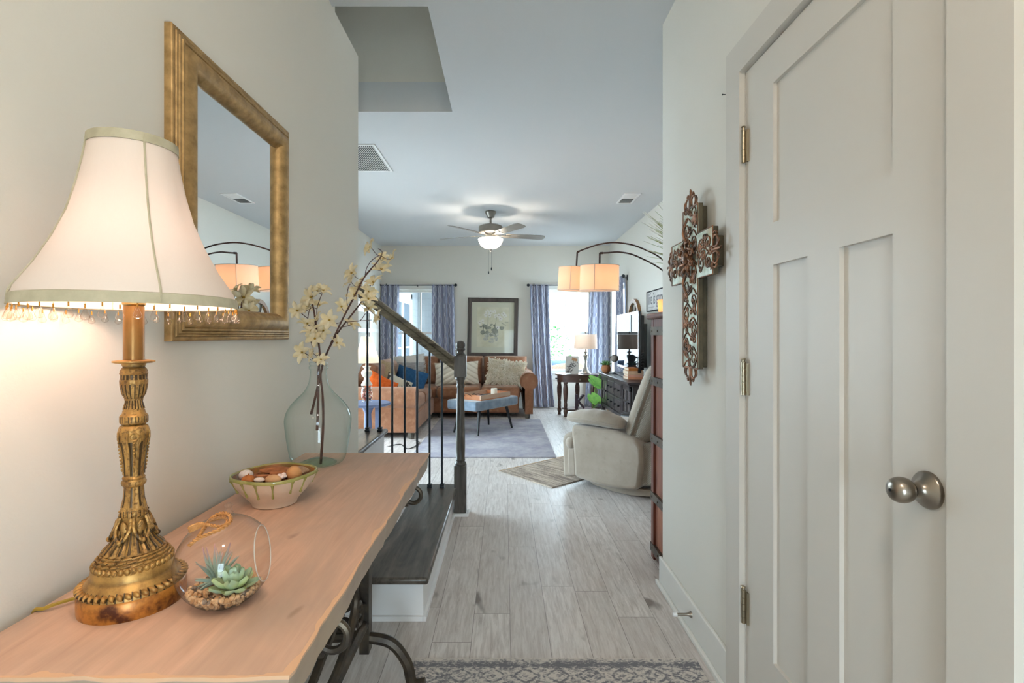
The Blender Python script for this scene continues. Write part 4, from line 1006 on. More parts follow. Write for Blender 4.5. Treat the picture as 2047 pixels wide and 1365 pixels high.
def finial(oy, oz, ang, s):
    q = MB()
    def T(a, b):  # local: a along outward, b sideways
        return (xs_+0.003, oy+s*(a*math.cos(ang)-b*math.sin(ang)), oz+s*(a*math.sin(ang)+b*math.cos(ang)))
    for sd in (-1, 1):
        q.tube([T(0.020+0.020*math.cos(t), sd*(0.030+0.022*math.sin(t))) for t in [-2.2+0.35*i for i in range(15)]], 0.0038*s, 5)
        q.tube(bez([T(0.0, sd*0.012), T(0.03, sd*0.010), T(0.052, sd*0.026), T(0.044, sd*0.034)], 5), 0.0042*s, 5)
        q.tube(bez([T(0, sd*0.06), T(0.02, sd*0.066), T(0.032, sd*0.055)], 5), 0.0034*s, 5)
    q.tube(bez([T(-0.005, 0), T(0.035, 0), T(0.062, 0.002), T(0.072, -0.004)], 5), [0.006*s]*8+[0.005*s]*4+[0.003*s]*3+[0.0015*s], 6)
    q.tube([T(-0.002, -0.07), T(-0.002, 0.07)], 0.004*s, 5)
    q.build('scrolled_tip', M['copper'], cr, world=True, angle=75)
finial(YC0, zt_, PI/2, 1.0); finial(YC0, zbt, -PI/2, 0.95); finial(YC0+0.215, (za0+za1)/2, 0, 0.95); finial(YC0-0.215, (za0+za1)/2, PI, 0.95)

# ================================================================== HALL RUNNER
def runner_mat():
    k = NT('runner_weave'); x, y, z = k.sep(k.coord('Object'))[:3]; v = k.coord('Object')
    n = k.noise(k.map(v, (1, 1.6, 1)), 70, 5, 0.75); n2 = k.noise(v, 12, 3)
    f1 = k.math('ABSOLUTE', k.math('SUBTRACT', k.math('FRACT', k.math('DIVIDE', x, 0.115)), 0.5))
    yy = k.math('FRACT', k.math('DIVIDE', k.math('ADD', y, 5.0), 0.10)); f2 = k.math('ABSOLUTE', k.math('SUBTRACT', yy, 0.5))
    dm = k.math('ADD', f1, f2); dia = k.math('PINGPONG', k.math('MULTIPLY', dm, 5.0), 1.0)
    star = k.math('PINGPONG', k.math('MULTIPLY', k.math('MULTIPLY', f1, f2), 34.0), 1.0)
    pat = k.math('ADD', k.math('MULTIPLY', dia, 0.45), k.math('MULTIPLY', star, 0.3))
    eb = k.math('SUBTRACT', 0.0, y)
    bd = k.math('PINGPONG', k.math('MULTIPLY', eb, 24.0), 1.0)
    inb = k.math('LESS_THAN', eb, 0.055)
    pat = k.math('ADD', k.math('MULTIPLY', pat, k.math('SUBTRACT', 1.0, inb)), k.math('MULTIPLY', k.math('MULTIPLY', bd, inb), 0.8))
    pat = k.math('ADD', pat, k.math('MULTIPLY', k.math('SUBTRACT', n, 0.5), 3.0))
    pat = k.math('ADD', pat, k.math('MULTIPLY', k.math('SUBTRACT', n2, 0.5), 0.8))
    col = k.mix(k.ramp(pat, 0.15, 0.65), C('cdc6be'), C('76757a'))
    k.bump(n, 0.5, 0.003)
    return k.fin(col, 0.95, 0, 0.1)
q = MB(); q.box(-0.335, 0.715, -0.9, 1.903, 0.0, 0.009)
o = q.build('runner_rug', runner_mat(), loc=(0.19, 1.903, 0.0), smooth=False, bevel=0.003); tag(o, 'grey and cream patterned hall runner at the bottom of the view', 'rug')
# ================================================================== CEILING FAN
FX, FY = -0.166, 6.20
fan = thing('ceiling_fan', 'five blade brushed nickel ceiling fan with lit white bowl light', 'ceiling fan', (FX, FY, ZC))
M['fan'] = mat('fan_nickel', C('8f8981'), C('837d75'), 8, rough=0.35, metal=0.7)
M['blade'] = wood('fan_blade', C('8f8b85'), C('79756f'), 'x', 20, 0.45, 0.05)
fc = (FX, FY, 0)
q = MB(); q.lathe([(0.066, ZC-0.001), (0.068, ZC-0.01), (0.064, ZC-0.02), (0.040, ZC-0.075), (0.020, ZC-0.085)], 32, fc); q.build('canopy', M['fan'], fan, world=True)
q = MB(); q.lathe([(0.0125, ZC-0.16), (0.0125, ZC-0.08)], 16, fc); q.lathe([(0.020, ZC-0.175), (0.022, ZC-0.165), (0.017, ZC-0.15)], 20, fc); q.build('downrod', M['fan'], fan, world=True)
q = MB(); q.lathe([(0.02, 2.555), (0.11, 2.552), (0.143, 2.535), (0.146, 2.52), (0.146, 2.465), (0.138, 2.455), (0.08, 2.44), (0.062, 2.435), (0.062, 2.395), (0.07, 2.392), (0.07, 2.38), (0.02, 2.378)], 40, fc); q.build('motor_housing', M['fan'], fan, world=True)
for i in range(5):
    R = Mt((FX, FY, 2.43), (0, 0, math.radians(14+72*i))) @ Mt((0, 0, 0), (math.radians(-12), 0, 0))
    q = MB(); q.prism([(0.06, -0.02), (0.13, -0.012), (0.20, -0.035), (0.24, -0.035), (0.24, 0.035), (0.20, 0.035), (0.13, 0.012), (0.06, 0.02)], 'z', -0.006, 0.0, R); q.build('blade_bracket', M['fan'], fan, world=True)
    q = MB(); o_ = [(0.19, -0.055), (0.62, -0.068), (0.675, -0.055), (0.69, -0.02), (0.69, 0.03), (0.675, 0.058), (0.62, 0.068), (0.19, 0.055)]
    q.prism(o_, 'z', 0.0, 0.006, R); q.build('blade', M['blade'], fan, world=True, bevel=0.002)
q = MB(); q.lathe([(0.147, 2.385), (0.150, 2.378), (0.140, 2.345), (0.115, 2.305), (0.075, 2.278), (0.03, 2.268), (0.002, 2.267)], 40, fc); q.v = q.v[:-0] if False else q.v
q.f = [f for f in q.f if len(f) < 20]
q.build('glass_bowl', shade_cloth('opal_glass', (0.85, 0.85, 0.83), (0.9, 0.88, 0.84), 0.6, 0.0), fan, world=True)
q = MB(); q.lathe([(0.022, 2.272), (0.022, 2.262), (0.012, 2.252), (0.006, 2.236), (0.009, 2.230), (0.002, 2.222)], 20, fc); q.build('bowl_finial', M['fan'], fan, world=True)
for (dx, zl) in ((-0.022, 1.985), (0.012, 2.03)):
    q = MB(); q.tube([(FX+dx, FY-0.07, 2.39), (FX+dx, FY-0.07, zl)], 0.0012, 5); q.lathe([(0.003, zl+0.002), (0.0075, zl-0.01), (0.007, zl-0.028), (0.003, zl-0.036)], 10, (FX+dx, FY-0.07, 0)); q.build('pull_chain', M['iron'], fan, world=True)
lamp_light('fan_bulb', 'POINT', (FX, FY, 2.345), 20, (1.0, 0.90, 0.75), 0.06, fan)

# ================================================================== CURTAINS AND RODS
def curtain_mat():
    k = NT('trellis_curtain'); u, v, _ = k.sep(k.coord('UV'))[:3]
    s_ = k.math('SINE', k.math('MULTIPLY', v, 2*PI/0.34))
    sq = k.math('MULTIPLY', s_, k.math('SUBTRACT', 1.25, k.math('MULTIPLY', 0.25, k.math('MULTIPLY', s_, s_))))
    lines = None
    for sg, ph, wd in ((1, 0, .024), (-1, 0, .024), (1, 0.13, .017), (-1, -0.13, .017)):
        t = k.math('ADD', k.math('DIVIDE', u, 0.165), k.math('ADD', k.math('MULTIPLY', sq, 0.25*sg), ph))
        d = k.math('ABSOLUTE', k.math('SUBTRACT', k.math('FRACT', t), 0.5))
        l = k.math('LESS_THAN', d, wd); lines = l if lines is None else k.math('MAXIMUM', lines, l)
    w = k.noise(k.map(k.coord('UV'), (400, 400, 1)), 1, 2)
    col = k.mix(k.math('MULTIPLY', w, 0.4), C('9094a8'), C('7c8198'))
    col = k.mix(k.math('MULTIPLY', lines, 0.85), col, C('e2e3e8'))
    k.p.inputs['Sheen Weight'].default_value = 0.2
    return k.fin(col, 0.8, 0, 0.2)
M['curtain'] = curtain_mat()
def curtain(label, top, bot, y, nf, ph, zt=2.065, zb=0.02, ax='y', amp=0.022):
    q = MB(); W_ = max(top[1]-top[0], bot[1]-bot[0])*1.7
    def fn(u, v):
        a = top[0]+(top[1]-top[0])*u; b = bot[0]+(bot[1]-bot[0])*u
        g = 1-v; h = b+(a-b)*(v**0.8)
        d = amp*(0.75+0.35*g)*math.sin(2*PI*(nf*u+ph)+0.8*math.sin(v*2.1+ph))+0.012*math.sin(2*PI*(nf*2.3*u)+v*3)
        if v > 0.955: d = d*0.6+0.010*math.sin(2*PI*nf*3*u)
        h += 0.006*math.sin(v*6+u*9)
        z = zb+(zt-zb)*v
        return (h, y+d, z) if ax == 'y' else (y+d, h, z)
    q.grid(fn, 90, 40, uvfn=lambda u, v: (u*W_, v*(zt-zb)))
    c0 = ((bot[0]+bot[1])/2, y, zb) if ax == 'y' else (y, (bot[0]+bot[1])/2, zb)
    o = q.build('curtain', M['curtain'], loc=c0, solid=0.004, angle=80); return tag(o, label, 'curtain', 'trellis curtains')
def X(px, Y): return (px-VX)*Y/F_PX
yc = BY-0.085
curtain('blue-grey trellis curtain left of the left window, behind the stair railing', (X(762, yc), X(797, yc)), (X(758, yc), X(793, yc)), yc, 3, 0.1)
curtain('blue-grey trellis curtain right of the left window, beside the framed orchid print', (X(864, yc), X(907, yc)), (X(862, yc), X(914, yc)), yc, 3.5, 0.4)
curtain('blue-grey trellis curtain left of the right window, beside the sofa arm', (X(1060, yc), X(1096, yc)), (X(1068, yc), X(1108, yc)), yc, 3, 0.7)
curtain('blue-grey trellis curtain right of the right window, behind the drum table lamp', (X(1180, yc), X(1224, yc)), (X(1168, yc), X(1226, yc)), yc, 3.5, 0.0)
curtain('blue-grey trellis curtain on the right wall window, beside the television', (7.30, 7.66), (7.22, 7.70), RX-0.085, 4, 0.3, ax='x')
def rod(label, a0, a1, z, pos, ax='y', stub=(True, True)):
    c = ((a0+a1)/2, pos, z) if ax == 'y' else (pos, (a0+a1)/2, z)
    t = thing('curtain_rod', label, 'curtain rod', c, group='black curtain rods')
    P = (lambda a, d=0, dz=0: (a, pos+d, z+dz)) if ax == 'y' else (lambda a, d=0, dz=0: (pos+d, a, z+dz))
    q = MB(); q.tube([P(a0), P(a1)], 0.0085, 10); q.build('rod', M['iron'], t, world=True)
    for a in (a0, a1):
        q = MB(); q.ell(P(a), 0.026, 14, 10); q.build('finial', M['iron'], t, world=True)
    wall = 0.083
    for a in (a0+0.10, (a0+a1)/2, a1-0.10):
        q = MB(); q.tube([P(a, 0, -0.012), P(a, wall, -0.012)], 0.006, 8); q.tube([P(a, wall-0.004, -0.05), P(a, wall-0.004, 0.03)], 0.008, 6); q.tube([P(a, 0, -0.03), P(a, 0, 0.0)], 0.005, 6); q.build('bracket', M['iron'], t, world=True)
    return t
rod('black curtain rod with ball finials over the left window', X(758, yc), X(911, yc), 2.055, yc)
rod('black curtain rod with ball finials over the right window on the back wall', X(1056, yc), X(1212, yc), 2.055, yc)
rod('black curtain rod end with ball finial on the right wall', 7.22, 8.38, 2.055, RX-0.085, 'x')

# ================================================================== ORCHID PRINT
fp = thing('framed_print', 'dark framed orchid print with cream mat between the two windows', 'picture', (X(985, 8.57), BY, 1.35), rot=(0, math.radians(0.9), 0))
hw, hh = 0.425, 0.495
q = MB(); D = 0.03
def rect_frame(q, w, h, fw, y0, y1, bevel=True):
    prof_ = [(0, y1), (0, y0+0.006), (0.008, y0), (fw*0.45, y0+0.004), (fw*0.7, y0-0.004), (fw*0.9, y0+0.002), (fw, y0+0.012), (fw, y1)]
    n = len(prof_); vs = []
    for sx, sz in ((-1, -1), (1, -1), (1, 1), (-1, 1)): vs += [(sx*(w-u), y, sz*(h-u)) for u, y in prof_]
    q.add(vs, [(c*n+i, ((c+1) % 4)*n+i, ((c+1) % 4)*n+i+1, c*n+i+1) for c in range(4) for i in range(n-1)])
rect_frame(q, hw, hh, 0.068, -0.036, -0.002); q.build('frame', wood('walnut_frame', C('4f4540'), C('332b27'), 'z', 20, 0.4, 0.1), fp, angle=50)
q = MB(); q.box(-hw+0.06, hw-0.06, -0.012, -0.006, -hh+0.06, hh-0.06); q.build('mat_board', mat('cream_mat', C('c9c4b0'), rough=0.8), fp, smooth=False)
q = MB(); q.box(-0.268, 0.268, -0.0135, -0.012, -0.33, 0.34)
k = NT('print_wash'); n_ = k.noise(k.coord(), 5, 5, 0.6); art_ = k.fin(k.mix(k.ramp(n_, .35, .65), C('d8d1bc'), C('c6bea2')), 0.7)
pr_ = q.build('print_paper', art_, fp, smooth=False)
ra = random.Random(4)
def blotch(mb, x, z, r, n=7, y=-0.0142, sq=1.0):
    vs = [(x+r*ra.uniform(.55, 1.1)*math.cos(2*PI*i/n), y-ra.random()*0.0003, z+sq*r*ra.uniform(.55, 1.1)*math.sin(2*PI*i/n)) for i in range(n)]
    mb.add(vs, [tuple(range(n))])
q1, q2, q3, q4 = MB(), MB(), MB(), MB()
for (cx, cz) in [(-.10, .27), (-.04, .25), (.02, .27), (-.12, .21), (-.06, .20), (.05, .19), (.10, .20), (.17, .23), (.20, .20), (.13, .15), (-.17, .10), (-.22, .08), (.08, .0)]:
    for i in range(5):
        a = 2*PI*i/5+ra.random(); blotch(q1, cx+.022*math.cos(a), cz+.022*math.sin(a), .018, 6, -0.0150)
    blotch(q4, cx, cz, .007, 6, -0.0156)
for i in range(26): blotch(q2, ra.uniform(-.23, .16), ra.uniform(-.14, .05), ra.uniform(.02, .055), 8, -0.0144, 0.7)
for i in range(14): blotch(q3, ra.uniform(-.12, .14), ra.uniform(-.24, -.10), ra.uniform(.02, .05), 7, -0.0147, 0.9)
for (x0, z0, x1, z1) in [(-.08, .18, -.10, -.02), (.06, .17, .02, -.02), (-.17, .07, -.16, -.05), (.14, .08, .22, .03), (.2, .09, .26, .09)]: q2.tube([(x0, -.0148, z0), ((x0+x1)/2+.01, -.0148, (z0+z1)/2), (x1, -.0148, z1)], .0035, 4)
sub_ = lambda mb, nm, mt: mb.build(nm, mt, pr_, smooth=False)
sub_(q1, 'painted_petals', mat('pale_paint', C('dcd6cf'), rough=0.8)); sub_(q2, 'painted_leaves', mat('grey_paint', C('7d7d72'), C('9b9a8c'), 40, rough=0.8)); sub_(q3, 'painted_pots', mat('soft_paint', C('a5a19a'), C('c7c1b2'), 30, rough=0.8)); sub_(q4, 'painted_centres', mat('plum_paint', C('8a6f7a'), rough=0.8))
q = MB(); q.box(-hw+0.064, hw-0.064, -0.022, -0.020, -hh+0.064, hh-0.064); q.build('glazing', M['art_glass'], fp, smooth=False)

# ================================================================== SECTIONAL SOFA
def suede(name, c1, c2, c3):
    k = NT(name); v = k.coord('World')
    n = k.noise(v, 5, 5, 0.65); n2 = k.noise(v, 16, 4, 0.6)
    col = k.mix(k.ramp(n, .35, .65), c1, c2); col = k.mix(k.math('MULTIPLY', k.ramp(n2, .5, .75), .6), col, c3)
    k.bump(k.noise(v, 120, 3), 0.15, 0.003); k.p.inputs['Sheen Weight'].default_value = 0.35; k.p.inputs['Sheen Tint'].default_value = (0.9, 0.75, 0.65, 1)
    return k.fin(col, 0.85, 0, 0.15)
M['suede'] = suede('rust_suede', C('93654b'), C('7c5138'), C('a67b60'))
sf = thing('sectional_sofa', 'large rust brown suede L-shaped sectional sofa with rolled arms', 'sofa', (-0.8, 7.6, 0))
def sp(nm, mb, **kw): return mb.build(nm, M['suede'], sf, world=True, **kw)
q = MB(); q.box(-2.02, -1.04, 6.12, 8.50, 0.07, 0.30); q.box(-2.02, 0.22, 7.52, 8.50, 0.07, 0.30); sp('base', q, bevel=0.025, seg=3)
def cush(nm, x0, x1, y0, y1, z0, z1, b=0.05, Mx=None):
    q = MB(); q.box(x0, x1, y0, y1, z0, z1, Mx); return sp(nm, q, bevel=b, seg=5)
cush('seat_cushion', -1.90, -1.06, 6.14, 6.88, 0.29, 0.455); cush('seat_cushion', -1.90, -1.06, 6.89, 7.50, 0.29, 0.455)
cush('seat_cushion', -1.90, -1.0, 7.51, 8.2, 0.29, 0.45)
cush('seat_cushion', -0.99, -0.355, 7.44, 8.2, 0.29, 0.46); cush('seat_cushion', -0.345, 0.235, 7.44, 8.2, 0.29, 0.46)
q = MB(); q.box(-2.03, -1.84, 6.12, 8.5, 0.28, 0.70); q.box(-2.03, 0.36, 8.30, 8.5, 0.28, 0.72); sp('back_frame', q, bevel=0.05, seg=4)
def backc(x0, x1, y, z0, z1, th, lean, face='y', yy=0):
    q = MB(); w = x1-x0; h = z1-z0
    cx = (x0+x1)/2
    Mx = Mt((cx, y, (z0+z1)/2), (-lean, 0, 0)) if face == 'y' else Mt((yy, cx, (z0+z1)/2), (0, 0, PI/2)) @ Mt((0, 0, 0), (lean, 0, 0))
    def fn(sg):
        def g(u, v):
            a = u*2-1; b = v*2-1
            t = ((1-a**8)*(1-b**6))**0.45 if abs(a) < 1 and abs(b) < 1 else 0
            return (a*w/2, sg*(th/2)*t*(1+0.18*(1-a*a)*(1-b*b)), b*h/2*(1+0.03*math.cos(a*1.4)))
        return g
    q.grid(fn(1), 18, 16, Mx); q.grid(fn(-1), 18, 16, Mx)
    return sp('back_cushion', q, weld=True, angle=80)
for (a, b) in ((-1.72, -1.03), (-1.02, -0.345), (-0.335, 0.36)): backc(a, b, 8.16, 0.44, 0.885, 0.24, 0.16)
for (a, b) in ((6.35, 7.0), (7.01, 7.66)): backc(a, b, 0, 0.44, 0.87, 0.24, 0.16, 'x', -1.72)
# rolled arms
def roll(nm, axis, c0, a, b, zc, r, zf):
    """axis 'y': arm along y at x=c0 (right end);  'x': arm along x at y=c0 (near end)"""
    q = MB(); pr_ = []
    for i in range(25):
        t = -0.35*PI+1.70*PI*i/24; pr_.append((c0+r*math.cos(t), zc+r*math.sin(t)))
    w = r*0.46; pr_ += [(c0-w, zc-0.10), (c0-w, zf), (c0+w, zf), (c0+w, zc-0.10)]
    q.prism(pr_, axis, a, b); o = sp(nm, q, bevel=0.012, seg=3, angle=30)
    q = MB(); e = a if axis == 'y' else b; s_ = -1 if axis == 'y' else 1
    ring = [(c0+r*math.cos(t), zc+r*math.sin(t)) for t in [-0.3*PI+1.5*PI*i/24 for i in range(25)]]
    q.tube([(p, e+s_*0.004, z) if axis == 'y' else (e+s_*0.004, p, z) for p, z in ring], 0.007, 6); sub(q, 'piping', M['suede'], o, sf)
    return o
roll('arm', 'y', 0.36, 7.42, 8.46, 0.545, 0.125, 0.07)
roll('arm', 'x', 6.06, -2.02, -1.045, 0.475, 0.13, 0.07)
for (x, y) in ((-1.09, 5.99), (-1.98, 6.0), (-1.09, 7.40), (0.34, 7.46), (0.34, 8.42), (-0.95, 7.56), (-1.98, 8.44)):
    q = MB(); q.lathe([(0.032, 0.0), (0.040, 0.07)], 4, (x, y, 0)); q.build('foot', M['dark_wood'], sf, world=True, smooth=False)

# ---- pillows
def fabric(nm, c1, c2, sc=40, st=(1, 1, 1), bump=0.4, rough=0.95, lo=.35, hi=.65): return mat(nm, c1, c2, sc, st, rough, 0, 0.1, bump, None, lo, hi)
def pillow(name, label, w, h, t, loc, rot, mt, fr=None, cat='pillow'):
    R = Mt(loc, rot); th = thing(name, label, cat, loc, group='throw pillows on the sofa')
    q = MB(); q.pillow(w, h, t, R); q.build('cover', mt, th, world=True, weld=True, angle=80); return th, R
# tan cushion, orange pillow, grey-and-black pillow near the left arm
pillow('throw_pillow', 'tan slouching throw pillow behind the orange pillow, left end of the sofa', 0.56, 0.52, 0.16, (-1.60, 6.78, 0.66), (-0.35, 0.25, 1.15), fabric('tan_cloth', C('a38a6b'), C('8f775a')))
pillow('throw_pillow', 'bright orange throw pillow behind the near sofa arm', 0.38, 0.36, 0.15, (-1.55, 6.33, 0.545), (-0.35, 0.5, 0.35), fabric('orange_cloth', C('d9682f'), C('c9551f'), 25))
k = NT('grey_black_pillow'); v_ = k.coord('World'); nb = k.noise(v_, 9.0, 2, 0.4)
gb = k.fin(k.mix(k.ramp(nb, .53, .56), C('b9ae9c'), C('3a3634')), 0.95, 0, 0.1)
pillow('throw_pillow', 'beige throw pillow with black patches between the orange pillow and the sofa arm', 0.36, 0.34, 0.13, (-1.36, 6.52, 0.535), (-0.5, 0.45, 0.5), gb)
# white fringed pillow with grey band
k = NT('banded_pillow'); xx_, yy_, zz_ = k.sep(k.coord('Object'))[:3]
band = k.math('MULTIPLY', k.math('GREATER_THAN', zz_, -0.04), k.math('LESS_THAN', zz_, 0.11)); nn = k.noise(k.map(k.coord('Object'), (8, 8, 90)), 2, 3)
k.bump(nn, .4, .004); bandm = k.fin(k.mix(k.math('MULTIPLY', band, k.ramp(nn, .25, .5)), C('ccc6bf'), C('9b9796')), 0.95, 0, 0.1)
th_, R_ = pillow('throw_pillow', 'white fringed throw pillow with a grey woven band, in the sofa corner', 0.47, 0.46, 0.16, (-1.46, 7.86, 0.69), (-0.22, -0.10, 0.10), bandm)
q = MB(); rf = random.Random(8)
for sx in (-1, 1):
    for i in range(40):
        z = -0.215+0.43*i/39; x = sx*0.224
        q.tube([R_ @ Vector((x, 0, z)), R_ @ Vector((x+sx*0.012, rf.uniform(-.006, .006), z+rf.uniform(-.008, .008))), R_ @ Vector((x+sx*0.026, rf.uniform(-.01, .01), z+rf.uniform(-.012, .012)))], 0.004, 4)
q.build('fringe', mat('white_fringe', C('cfc9c1'), rough=0.95), th_, world=True)
pillow('throw_pillow', 'navy blue throw pillow leaning in front of the white fringed pillow', 0.46, 0.38, 0.16, (-1.35, 7.36, 0.575), (-0.62, 0.32, 0.12), fabric('navy_cloth', C('2f5478'), C('27486b'), 30))
k = NT('ribbed_cream'); xx_, yy_, zz_ = k.sep(k.coord('World'))[:3]
dg = k.math('PINGPONG', k.math('MULTIPLY', k.math('ADD', k.math('MULTIPLY', k.math('ABSOLUTE', k.math('ADD', xx_, 0.66)), 0.6), zz_), 26.0), 1.0)
k.bump(dg, 0.7, 0.012); rib = k.fin(k.mix(k.ramp(dg, 0.0, 0.5), C('c9bca8'), C('e6ddcd')), 0.95, 0, 0.1)
pillow('lumbar_pillow', 'long cream ribbed lumbar pillow at the middle of the sofa', 0.68, 0.36, 0.16, (-0.73, 7.84, 0.63), (-0.22, -0.05, 0), rib)
sh_, R_ = pillow('shaggy_pillow', 'shaggy off-white loop pile pillow against the right sofa arm', 0.58, 0.40, 0.16, (0.03, 7.82, 0.64), (-0.30, 0.12, -0.05), fabric('shag_base', C('d9cdb6'), C('cbbd a2'.replace(' ', '')), 30))
q = MB()
for i in range(1100):
    a = rf.uniform(-1, 1); b = rf.uniform(-1, 1); tt = (max(0, 1-a*a)*max(0, 1-b*b))**0.55
    p = Vector((a*0.29*(1-0.05*(1-b*b)), -0.08*tt, b*0.20*(1-.05*(1-a*a))))
    d = Vector((a*0.6+rf.uniform(-.7, .7), -1.0*(0.3+tt), b*0.7+rf.uniform(-.9, .4))).normalized()*rf.uniform(0.022, 0.042)
    e = p+d; e2 = e+Vector((rf.uniform(-.01, .01), 0.0, -0.012))
    q.tube([R_ @ p, R_ @ e, R_ @ e2], [0.0045, 0.005, 0.0035], 4)
pl_ = q.build('loop_pile', mat('shag_loops', C('ece4d5'), C('dbcab0'), 9, rough=0.95), sh_, world=True); pl_['kind'] = 'stuff'

# ================================================================== AREA RUG, SMALL RUG
k = NT('faded_area_rug'); v_ = k.coord('World'); a_ = k.noise(v_, 3.5, 6, 0.7); b_ = k.noise(k.map(v_, (1, 4, 1)), 30, 4, 0.7)
col = k.mix(k.ramp(a_, .38, .62), C('b4b1b6'), C('9694a0')); col = k.mix(k.math('MULTIPLY', k.ramp(b_, .5, .72), .5), col, C('767581')); k.bump(b_, .3, .003)
q = MB(); q.box(-0.93, 0.515, 5.055, 7.36, 0, 0.010); o = q.build('area_rug', k.fin(col, 0.95, 0, 0.05), loc=(-0.2, 6.2, 0), smooth=False); tag(o, 'large faded blue-grey area rug under the tufted bench', 'rug')
rgA = math.atan2(-0.50, 0.427)
k = NT('striped_rag_rug'); x_, y_, z_ = k.sep(k.coord('Object'))[:3]
n_ = k.noise(k.comb(k.math('MULTIPLY', x_, 3.0), k.math('MULTIPLY', y_, 28.0), 0.0), 1.0, 4, 0.6); n2_ = k.noise(k.comb(k.math('MULTIPLY', x_, 60.0), k.math('MULTIPLY', y_, 90.0), 0.0), 1.0, 3)
nz = k.math('ADD', k.math('MULTIPLY', n_, 0.7), k.math('MULTIPLY', n2_, 0.3)); k.bump(n2_, 0.6, .004)
col = k.mix(k.ramp(nz, .42, .58), C('857a72'), C('c4b6a6')); col = k.mix(k.math('LESS_THAN', x_, 0.012), col, C('b3946c'))
col = k.mix(k.math('LESS_THAN', k.math('SUBTRACT', 0.66, x_), 0.0), col, col)
rg = MB(); rg.box(0, 0.66, 0, 1.1, 0, 0.008)
rr_ = k.fin(col, 0.95, 0, 0.05)
o = rg.build('accent_rug', rr_, smooth=False); o.location = (-0.05, 4.55, 0); o.rotation_euler = (0, 0, rgA); tag(o, 'small striped brown and beige rag rug partly under the recliner', 'rug')
# ================================================================== BENCH WITH TRAY
bA = math.atan2(0.53, 0.40)    # long direction
bc = Vector((-0.262, 6.49, 0.010))
bn = thing('tufted_bench', 'blue-grey velvet bench with four splayed black legs on the area rug', 'bench', tuple(bc), rz=bA)
vel = mat('grey_blue_velvet', C('7f8d9b'), C('5f6f80'), 9, rough=0.75, spec=0.2, sheen=0.6)
L_, W_ = 0.43, 0.235
q = MB(); q.box(-L_, L_, -W_, W_, 0.30, 0.415); q.build('seat', vel, bn, bevel=0.022, seg=4)
for sx in (-1, 1):
    for sy in (-1, 1):
        q = MB(); q.tube([(sx*0.27, sy*0.15, 0.305), (sx*0.345, sy*0.195, 0.0)], [0.021, 0.012], 12); q.build('leg', M['black'], bn)
tz = 0.427
tr = thing('wooden_tray', 'orange-brown wooden tray with a white candle on the bench', 'tray', tuple(bc+Vector((0.0, 0.0, 0.416))), rz=bA)
tw = wood('orange_tray_wood', C('b9764a'), C('a0603a'), 'x', 20, 0.5, 0.1)
q = MB(); q.box(-0.30, 0.30, -0.20, 0.20, 0, 0.012); q.build('tray_base', tw, tr, smooth=False)
for (x0, x1, y0, y1) in ((-0.30, 0.30, -0.20, -0.185), (-0.30, 0.30, 0.185, 0.20), (-0.30, -0.285, -0.185, 0.185), (0.285, 0.30, -0.185, 0.185)):
    q = MB(); q.box(x0, x1, y0, y1, 0.012, 0.062); q.build('tray_side', tw if x1-x0 < 0.1 else wood('pale_tray_wood', C('c4a68c'), C('b39479'), 'x', 20, 0.5, 0.1), tr, smooth=False)
for sx in (-1, 1):
    q = MB(); q.tube(bez([(sx*0.300, -0.055, 0.045), (sx*0.325, -0.05, 0.062), (sx*0.33, 0, 0.075), (sx*0.325, 0.05, 0.062), (sx*0.300, 0.055, 0.045)], 5), 0.004, 6); q.build('handle', M['black'], tr)
Rb = Matrix.Translation(bc+Vector((0, 0, 0.416))) @ Matrix.Rotation(bA, 4, 'Z')
def on_tray(name, label, cat, mb, mt, p, **kw):
    o = mb.build(name, mt, **kw); o.location = Rb @ Vector(p); o.rotation_euler = (0, 0, bA); return tag(o, label, cat)
q = MB(); q.lathe([(0.038, 0), (0.040, 0.004), (0.040, 0.098), (0.036, 0.103), (0.001, 0.102)], 28); on_tray('candle', 'short white pillar candle standing on the wooden tray', 'candle', q, mat('white_wax', C('ded8c8'), rough=0.5), (0.10, -0.09, 0.0125))
q = MB(); q.box(-0.11, 0.11, -0.08, 0.08, 0, 0.01); on_tray('magazine', 'blue-grey magazine lying in the wooden tray', 'magazine', q, mat('blue_cover', C('7b8aa0'), C('b9bcc2'), 12, rough=0.4), (-0.10, 0.03, 0.0125), smooth=False)
q = MB(); q.box(-0.085, 0.085, -0.022, 0.022, 0, 0.018); on_tray('remote_control', 'slim black remote control lying in the tray behind the candle', 'remote control', q, M['black'], (0.11, 0.05, 0.0125), bevel=0.005)
gs = thing('eyeglasses', 'black rimmed eyeglasses resting on the near end of the tray', 'eyeglasses', tuple(Rb @ Vector((-0.22, -0.06, 0.068))), rz=bA)
for sy in (-1, 1):
    q = MB(); q.tube([(0.0, sy*0.035+0.028*math.cos(a), -0.018+0.022*math.sin(a)) for a in [2*PI*i/16 for i in range(16)]], 0.003, 5, closed=True); q.build('lens_rim', M['black'], gs)
    q = MB(); q.tube([(0, sy*0.064, -0.012), (0.13, sy*0.06, -0.012), (0.15, sy*0.058, -0.03)], 0.0028, 5); q.build('temple', M['black'], gs)

